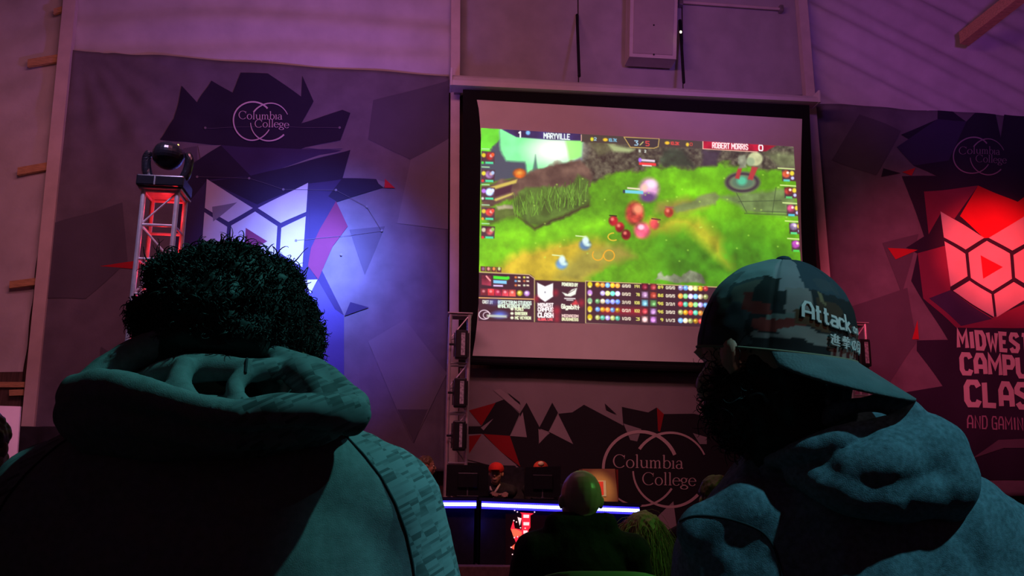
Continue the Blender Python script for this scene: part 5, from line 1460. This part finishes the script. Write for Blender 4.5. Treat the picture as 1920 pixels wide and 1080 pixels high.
# hair
hc = px(432, 604, LY + .02)
def hpx(u, v, dy=0.0): return px(u, v, LY + .02 + dy)
hp = [('e', hpx(430, 600), (.092, .108, .083), None), ('e', hpx(430, 650, -.005), (.094, .100, .075), None), ('e', hpx(440, 560, -.01), (.078, .085, .060), None),
      ('e', hpx(342, 527, 0), (.038, .055, .032), None), ('e', hpx(500, 534, 0), (.040, .055, .030), None), ('e', hpx(450, 502, 0), (.040, .05, .024), None),
      ('e', hpx(560, 640, .02), (.026, .05, .05), None), ('c', hpx(300, 600, .01), .030, hpx(296, 680, .02), .022), ('e', hpx(430, 700, -.02), (.075, .06, .05), None), ('e', hpx(575, 600, .0), (.014, .03, .03), None)]
me = blob(hp, .0045, 3); v = mv(me); n = mn(me)
mset(me, v + n * (.009 * vnoise(v, 28, 1) + .005 * vnoise(v, 64, 2) + .002 * vnoise(v, 140, 3))[:, None])
me2 = me.copy()
hair = adopt('hair', me, HAIR_B, man)
kp = lambda v: v[:, 2] > hc[2] - .035
strands('curly_locks', me2, 7500, .013, .10, .75, HAIR_B, hair, 5, keep=kp, r0=.0010, seg=6, spread=.25)
tl = px(430, 470, LY)
strands('curly_locks', me2, 260, .026, .02, .5, HAIR_B, hair, 6, keep=lambda v: (v[:, 2] > tl[2] - .03) & (abs(v[:, 0] - tl[0]) < .09), r0=.0012, seg=7, spread=.9)
bpy.data.meshes.remove(me2)

# ---- right: cap worn backwards, long dark hair, blue-grey hoodie
RY = 1.18
bx0 = px(1640, 1000, RY)[0]
az = math.radians(32)                       # brim: from straight at us towards the right
eb = np.array([math.sin(az), -math.cos(az), 0.0]); es = np.array([math.cos(az), math.sin(az), 0.0])
face_yaw = math.atan2(-eb[1], -eb[0]) - PI / 2
J = skeleton(bx0, RY + .04, 0, .25, 1.0, head=px(1432, 668, RY))
J.update(neck=px(1520, 880, RY + .02), chest=px(1620, 1150, RY + .02), shL=px(1385, 1040, RY + .01), shR=px(1925, 1085, RY - .02), elL=px(1290, 1480, RY + .05), elR=px(2080, 1500, RY))
J['wrL'] = np.array([bx0 - .16, RY + .32, .66]); J['wrR'] = np.array([bx0 + .10, RY + .32, .66])
Rf = rotz(face_yaw) @ rotx(-.10)
man2, fb = front_person('person in backwards patterned cap and blue-grey hoodie seen from behind', J, None, Rf, SKIN, RY)
pt, _ = body_prims(J, 1.06, .016, 'top')
pt += [('c', J['shL'], .080, px(1520, 985, RY - .01), .095), ('c', px(1600, 905, RY), .080, J['shR'], .082), ('e', px(1640, 1150, RY - .01), (.225, .12, .22), None),
       ('c', px(1560, 960, RY - .02), .10, px(1760, 1010, RY - .02), .10), ('c', J['shL'], .078, J['elL'], .062), ('c', J['shR'], .080, J['elR'], .062),
       ('c', px(1312, 990, RY - .02), .034, px(1400, 962, RY - .04), .042), ('c', px(1400, 962, RY - .04), .042, px(1510, 955, RY - .045), .040),
       ('c', px(1490, 1040, RY - .05), .046, px(1590, 990, RY - .068), .046), ('c', px(1590, 990, RY - .068), .046, px(1720, 1020, RY - .055), .05)]
def f_right(v):      # cloth gathers into folds that run down and out from the neck
    w = v @ np.array([[.92, 0, .40], [0, 1, 0], [-.16, 0, .37]])
    return .006 * vnoise(v, 12, 12) + .009 * (1 - np.abs(vnoise(w, 15, 14)) * 2.2).clip(-1, 1) * .6 + .002 * vnoise(v, 40, 15)
me = cloth_mesh(pt, .007, 16, f_right)
sw2 = adopt('hooded_sweater', me, BLUE_FLEECE, man2)
o2 = _origin(man2); bv2 = BVHTree.FromPolygons([v.co[:] for v in me.vertices], [p.vertices[:] for p in me.polygons]); pts = []
for q_ in spline([px(u, v, RY) for u, v in ((1262, 985), (1300, 968), (1360, 972), (1420, 992), (1448, 1020), (1462, 1060), (1470, 1110))], 40):
    dr = q_ - CAM; hit = bv2.ray_cast(Vector(CAM - o2), Vector(dr / np.linalg.norm(dr)))
    if hit[0] is not None and np.linalg.norm(np.array(hit[0]) + o2 - q_) < .2: pts.append(np.array(hit[0]) + o2)
if len(pts) > 3: MB().tube(pts, .0016, 6).obj('shoulder_seam', SEAM, sw2, True)
hd = []
hd += roll([(1446, 866), (1500, 846), (1560, 828), (1630, 815), (1695, 806)], [.010, .013, .014, .014, .018], [1.12, 1.08, 1.06, 1.06, 1.06])
hd += roll([(1540, 792), (1585, 766), (1635, 755), (1685, 760), (1712, 786)], [.013, .013, .013, .014, .016], [1.11, 1.09, 1.08, 1.07, 1.06])
hd += roll([(1545, 872), (1600, 882), (1660, 868), (1730, 848)], [.014, .022, .030, .036], [1.08, 1.045, 1.035, 1.05])
hd += roll([(1500, 893), (1580, 912), (1660, 915), (1740, 900)], [.022, .030, .038, .046], [1.10, 1.06, 1.05, 1.07])
hd += roll([(1725, 830), (1752, 850), (1765, 890), (1757, 922)], [.036, .040, .044, .040], [1.07, 1.06, 1.06, 1.08])
hd += [('c', px(1560, 885, 1.15), .045, px(1720, 885, 1.13), .055), ('e', px(1660, 940, 1.08), (.06, .045, .03), None), ('c', px(1590, 815, 1.17), .034, px(1680, 820, 1.15), .038), ('c', px(1470, 895, 1.15), .035, px(1580, 900, 1.13), .045)]
me = cloth_mesh(hd, .0045, 4, lambda v: .0050 * vnoise(v, 22, 31) + .0024 * vnoise(v, 48, 32))
adopt('hood', me, BLUE_FLEECE, sw2)
# long hair under the cap
def rpx(u, v, dy=0.0): return px(u, v, RY + dy)
hp = [('e', rpx(1462, 690, .0), (.088, .088, .058), None), ('e', rpx(1440, 745, .0), (.078, .075, .060), None), ('c', rpx(1370, 730, .0), .034, rpx(1400, 800, .0), .038),
      ('c', rpx(1440, 780, -.01), .060, rpx(1480, 860, -.01), .050), ('c', rpx(1480, 705, -.045), .045, rpx(1505, 830, -.04), .045), ('c', rpx(1530, 720, -.02), .045, rpx(1520, 810, -.01), .05), ('c', rpx(1340, 735, .02), .012, rpx(1338, 765, .02), .014)]
me = blob(hp, .0045, 3); v = mv(me); n = mn(me)
mset(me, v + n * (.005 * vnoise(v, 34, 41) + .003 * vnoise(v, 80, 42))[:, None]); me2 = me.copy()
hair = adopt('hair', me, HAIR_B, man2)
hx = px(1380, 700, RY)
strands('curly_locks', me2, 500, .034, .12, .7, HAIR_B, hair, 9, keep=lambda v: (v[:, 0] < hx[0]), r0=.0011, seg=8, spread=.4)
bpy.data.meshes.remove(me2)
# cap
CAPC = px(1453, 666, RY) ; CR, CS, CH = .104, .098, .128
tilt = math.radians(9.5)
ez = np.array([0, 0, 1.0]); up_c = ez * math.cos(tilt) + eb * math.sin(tilt); b_c = eb * math.cos(tilt) - ez * math.sin(tilt)
def dome(a, t, off=0.0):
    """a: angle from the brim side, t: 0 rim .. 1 crown"""
    r = (1 - t ** 2.5) ** .5
    q_ = CAPC + b_c * (CR + off) * r * math.cos(a) + es * (CS + off) * r * math.sin(a) + up_c * ((CH + off) * t)
    return q_
na, nt_ = 220, 90
V, Fc, AT = [], [], []
for j in range(nt_ + 1):
    t_ = math.sin(j / nt_ * PI / 2 * .985)
    for i in range(na):
        a = 2 * PI * i / na
        p = dome(a, t_) ; AT.append((a if a <= PI else a - 2 * PI, t_))
        V.append(p)
V = np.array(V); AT = np.array(AT)
c3 = CAPC + up_c * .03
nv = (V - c3) / np.linalg.norm(V - c3, axis=1)[:, None]
V = V + nv * (.0022 * vnoise(V, 22, 50) + .001 * vnoise(V, 60, 51))[:, None]
# panel seams pinch the cloth
for k in range(6):
    d = np.abs((AT[:, 0] - (k * PI / 3) + PI) % (2 * PI) - PI); V -= nv * (.0016 * np.exp(-(d / .03) ** 2))[:, None]
for j in range(nt_):
    for i in range(na):
        a = j * na + i; b = j * na + (i + 1) % na; Fc.append((a, b, b + na, a + na))
top_i = len(V); V = np.vstack([V, [dome(0, 1.0)]]); AT = np.vstack([AT, [0, 1.0]])
for i in range(na): Fc.append((nt_ * na + i, nt_ * na + (i + 1) % na, top_i))
cap = mobj('cap', V, Fc, attr_mat('printed_cap_cloth', False, rough=.85, bump=.3), man2, smooth=True)
A_, T_c = np.degrees(AT[:, 0]), AT[:, 1]
P3 = np.stack([V[:, 0], V[:, 1], V[:, 2]], 1)
w1, w2 = vnoise(P3, 30, 60), vnoise(P3, 75, 61)
aa = A_ + 5 * w1 + 2.5 * w2; tt = T_c + .05 * w1 + .03 * w2
col = np.tile(np.array([.018, .018, .02]), (len(V), 1))
def patch(a0, a1, t0, t1, c, sl=0.0):
    m_ = (aa > a0) & (aa < a1) & (tt > t0 + sl * (aa - a0)) & (tt < t1 + sl * (aa - a0)); col[m_] = c
patch(-180, -75, .0, 1, (.050, .052, .054)); patch(-130, -62, .70, 1.01, (.20, .22, .22)); patch(-160, -100, .45, .8, (.12, .13, .13)); patch(-62, -34, .60, 1.01, (.24, .21, .22))
patch(-34, 30, .62, 1.01, (.035, .05, .065)); patch(-20, 8, .66, .8, (.05, .06, .07)); patch(-95, -66, .42, .66, (.10, .075, .06)); patch(-84, -58, .36, .56, (.16, .02, .016)); patch(-75, -55, .48, .72, (.018, .016, .015))
patch(-50, -32, .34, .64, (.22, .18, .17)); patch(-120, -96, .2, .5, (.05, .04, .03)); patch(-70, -38, .20, .32, (.20, .03, .025)); patch(-62, -40, .30, .36, (.16, .18, .16)); patch(-52, -8, .10, .25, (.26, .24, .22), -.0006)
patch(-72, -52, .10, .18, (.22, .2, .19)); patch(-46, -14, .26, .40, (.10, .045, .022)); patch(-30, 4, .40, .52, (.06, .032, .02)); patch(-6, 30, .06, .22, (.14, .13, .125)); patch(-16, 40, .0, .07, (.24, .17, .15)); patch(-26, -22, .46, .62, (.20, .14, .07)); patch(8, 34, .24, .36, (.09, .03, .025))
for k in range(6): patch(-14 + 9 * k, -10.5 + 9 * k, .0, .09, (.09, .012, .012))
patch(40, 180, .0, .5, (.08, .05, .045)); patch(60, 120, .3, .7, (.16, .15, .14))
ca = cap.data.color_attributes.new('paint', 'FLOAT_COLOR', 'POINT')
ca.data.foreach_set('color', np.concatenate([col, np.ones((len(col), 1))], 1).ravel())
# top button
MB().ell(dome(0, 1.0) - up_c * .001, (.011, .011, .006), 14, 8).obj('button', mat('cap_button', (.03, .05, .07), .8), cap, True)
# sweat band edge
m = MB(); m.tube([dome(2 * PI * i / 80, .004, .0008) for i in range(81)], .0016, 6); m.obj('rim_binding', mat('cap_binding', (.20, .19, .12), .85), cap, True)
# lettering sewn on the back-facing front panel
LET = mat('cap_lettering', (.62, .60, .58), .8, var=.1)
def on_cap(strokes, a0, a1, t_base, ht, slope, w, name, k=None):
    xs_ = [p[0] for s in strokes for p in s]; W0 = max(xs_); m = MB()
    for s in strokes:
        pts = []
        for (p, q_) in zip(s[:-1], s[1:]):
            n_ = max(2, int(np.hypot(p[0] - q_[0], p[1] - q_[1]) * 8))
            pts += [(p[0] + (q_[0] - p[0]) * i / n_, p[1] + (q_[1] - p[1]) * i / n_) for i in range(n_)]
        pts.append(s[-1])
        top_, bot_ = [], []
        rb = ribbon([(x * .5, y) for x, y in pts], w)
        for quad in rb:
            c8 = []
            for off in (.0030, .0006):
                for (x, y) in quad:
                    x = x / .5; a = math.radians(a0 + (a1 - a0) * x / W0); c8.append(dome(a, t_base + y * ht + slope * x / W0, off))
            m.hexa(c8)
    return m.obj(name, LET, cap)
def lower(s):
    out = []; x = 0
    for ch in s:
        if ch == ' ': x += .55; continue
        cw = {'A': .95, 't': .55, 'i': .3}.get(ch, .72)
        for st in FONT[ch]: out.append([(x + a * cw, b) for a, b in st])
        x += cw + .26
    return out
st = lower('Attack'); on_cap(st, -38, 4, .345, .15, -.085, .15, 'lettering')
st = lower('on'); on_cap(st, 9, 18, .275, .085, -.015, .17, 'lettering')
# second line: five characters of brush-like strokes
KJ = [[[(0, .9), (.15, .75)], [(0, .6), (.2, .6), (.1, .2), (.25, .1), (1, .05)], [(.45, 1), (.3, .7)], [(.4, .8), (.4, .25)], [(.4, .75), (.95, .75)], [(.4, .52), (.95, .52)], [(.4, .28), (1, .28)], [(.68, .9), (.68, .28)]],
      [[(0, .9), (.5, .9)], [(.25, 1), (.25, .5)], [(.05, .75), (.45, .75), (.45, .55), (.05, .55), (.05, .75)], [(.65, 1), (.6, .8), (.95, .8)], [(.6, .7), (.95, .5)], [(.9, .7), (.55, .5)], [(.1, .38), (.9, .38)], [(0, .22), (1, .22)], [(.5, .45), (.5, 0), (.35, .05)]],
      [[(.55, .8), (.4, .2), (.2, .15), (.05, .4), (.2, .75), (.6, .85), (.95, .6), (.85, .2), (.6, .05)]],
      [[(0, .95), (0, .05), (1, .05)], [(0, .95), (.95, .95)], [(0, .68), (.8, .68), (.8, .35), (0, .35)]],
      [[(.5, 1), (.45, .6), (.05, 0)], [(.47, .6), (1, 0)]]]
st = []; x = 0
for g_ in KJ:
    st += [[(x + a * .8, b) for a, b in s] for s in g_]; x += 1.0
on_cap(st, -17, 36, .115, .11, -.035, .075, 'lettering')
# brim
m = MB(); top, bot = [], []
nb = 28
for j in range(9):
    f_ = j / 8
    for i in range(nb + 1):
        a = math.radians(-58 + 116 * i / nb)
        e_ = math.cos(a * 1.45) ** .62 if math.cos(a * 1.45) > 0 else 0
        r_out = .080 * e_ * f_
        p = dome(a, .012) + (b_c * math.cos(a) * .55 + b_c * .55 + es * math.sin(a) * .25) * r_out - up_c * (r_out * .52 + .010 * f_ * math.sin(a) ** 2) 
        top.append(p); bot.append(p - up_c * .0035)
n_ = len(top); f2 = []
for j in range(8):
    for i in range(nb):
        a = j * (nb + 1) + i; f2 += [(a, a + nb + 1, a + nb + 2, a + 1), (n_ + a, n_ + a + 1, n_ + a + nb + 2, n_ + a + nb + 1)]
for i in range(nb): a = 8 * (nb + 1) + i; f2.append((a, n_ + a, n_ + a + 1, a + 1))
for j in range(8):
    a = j * (nb + 1); f2.append((a, n_ + a, n_ + a + nb + 1, a + nb + 1)); a = j * (nb + 1) + nb; f2.append((a, a + nb + 1, n_ + a + nb + 1, n_ + a))
m.add(top + bot, f2); br_ = m.obj('brim', mat('teal_grey_brim', (.10, .135, .14), .8, var=.15, vscale=30, bump=.2, bscale=300), cap, True)
br_['label'] = 'plain teal-grey brim'
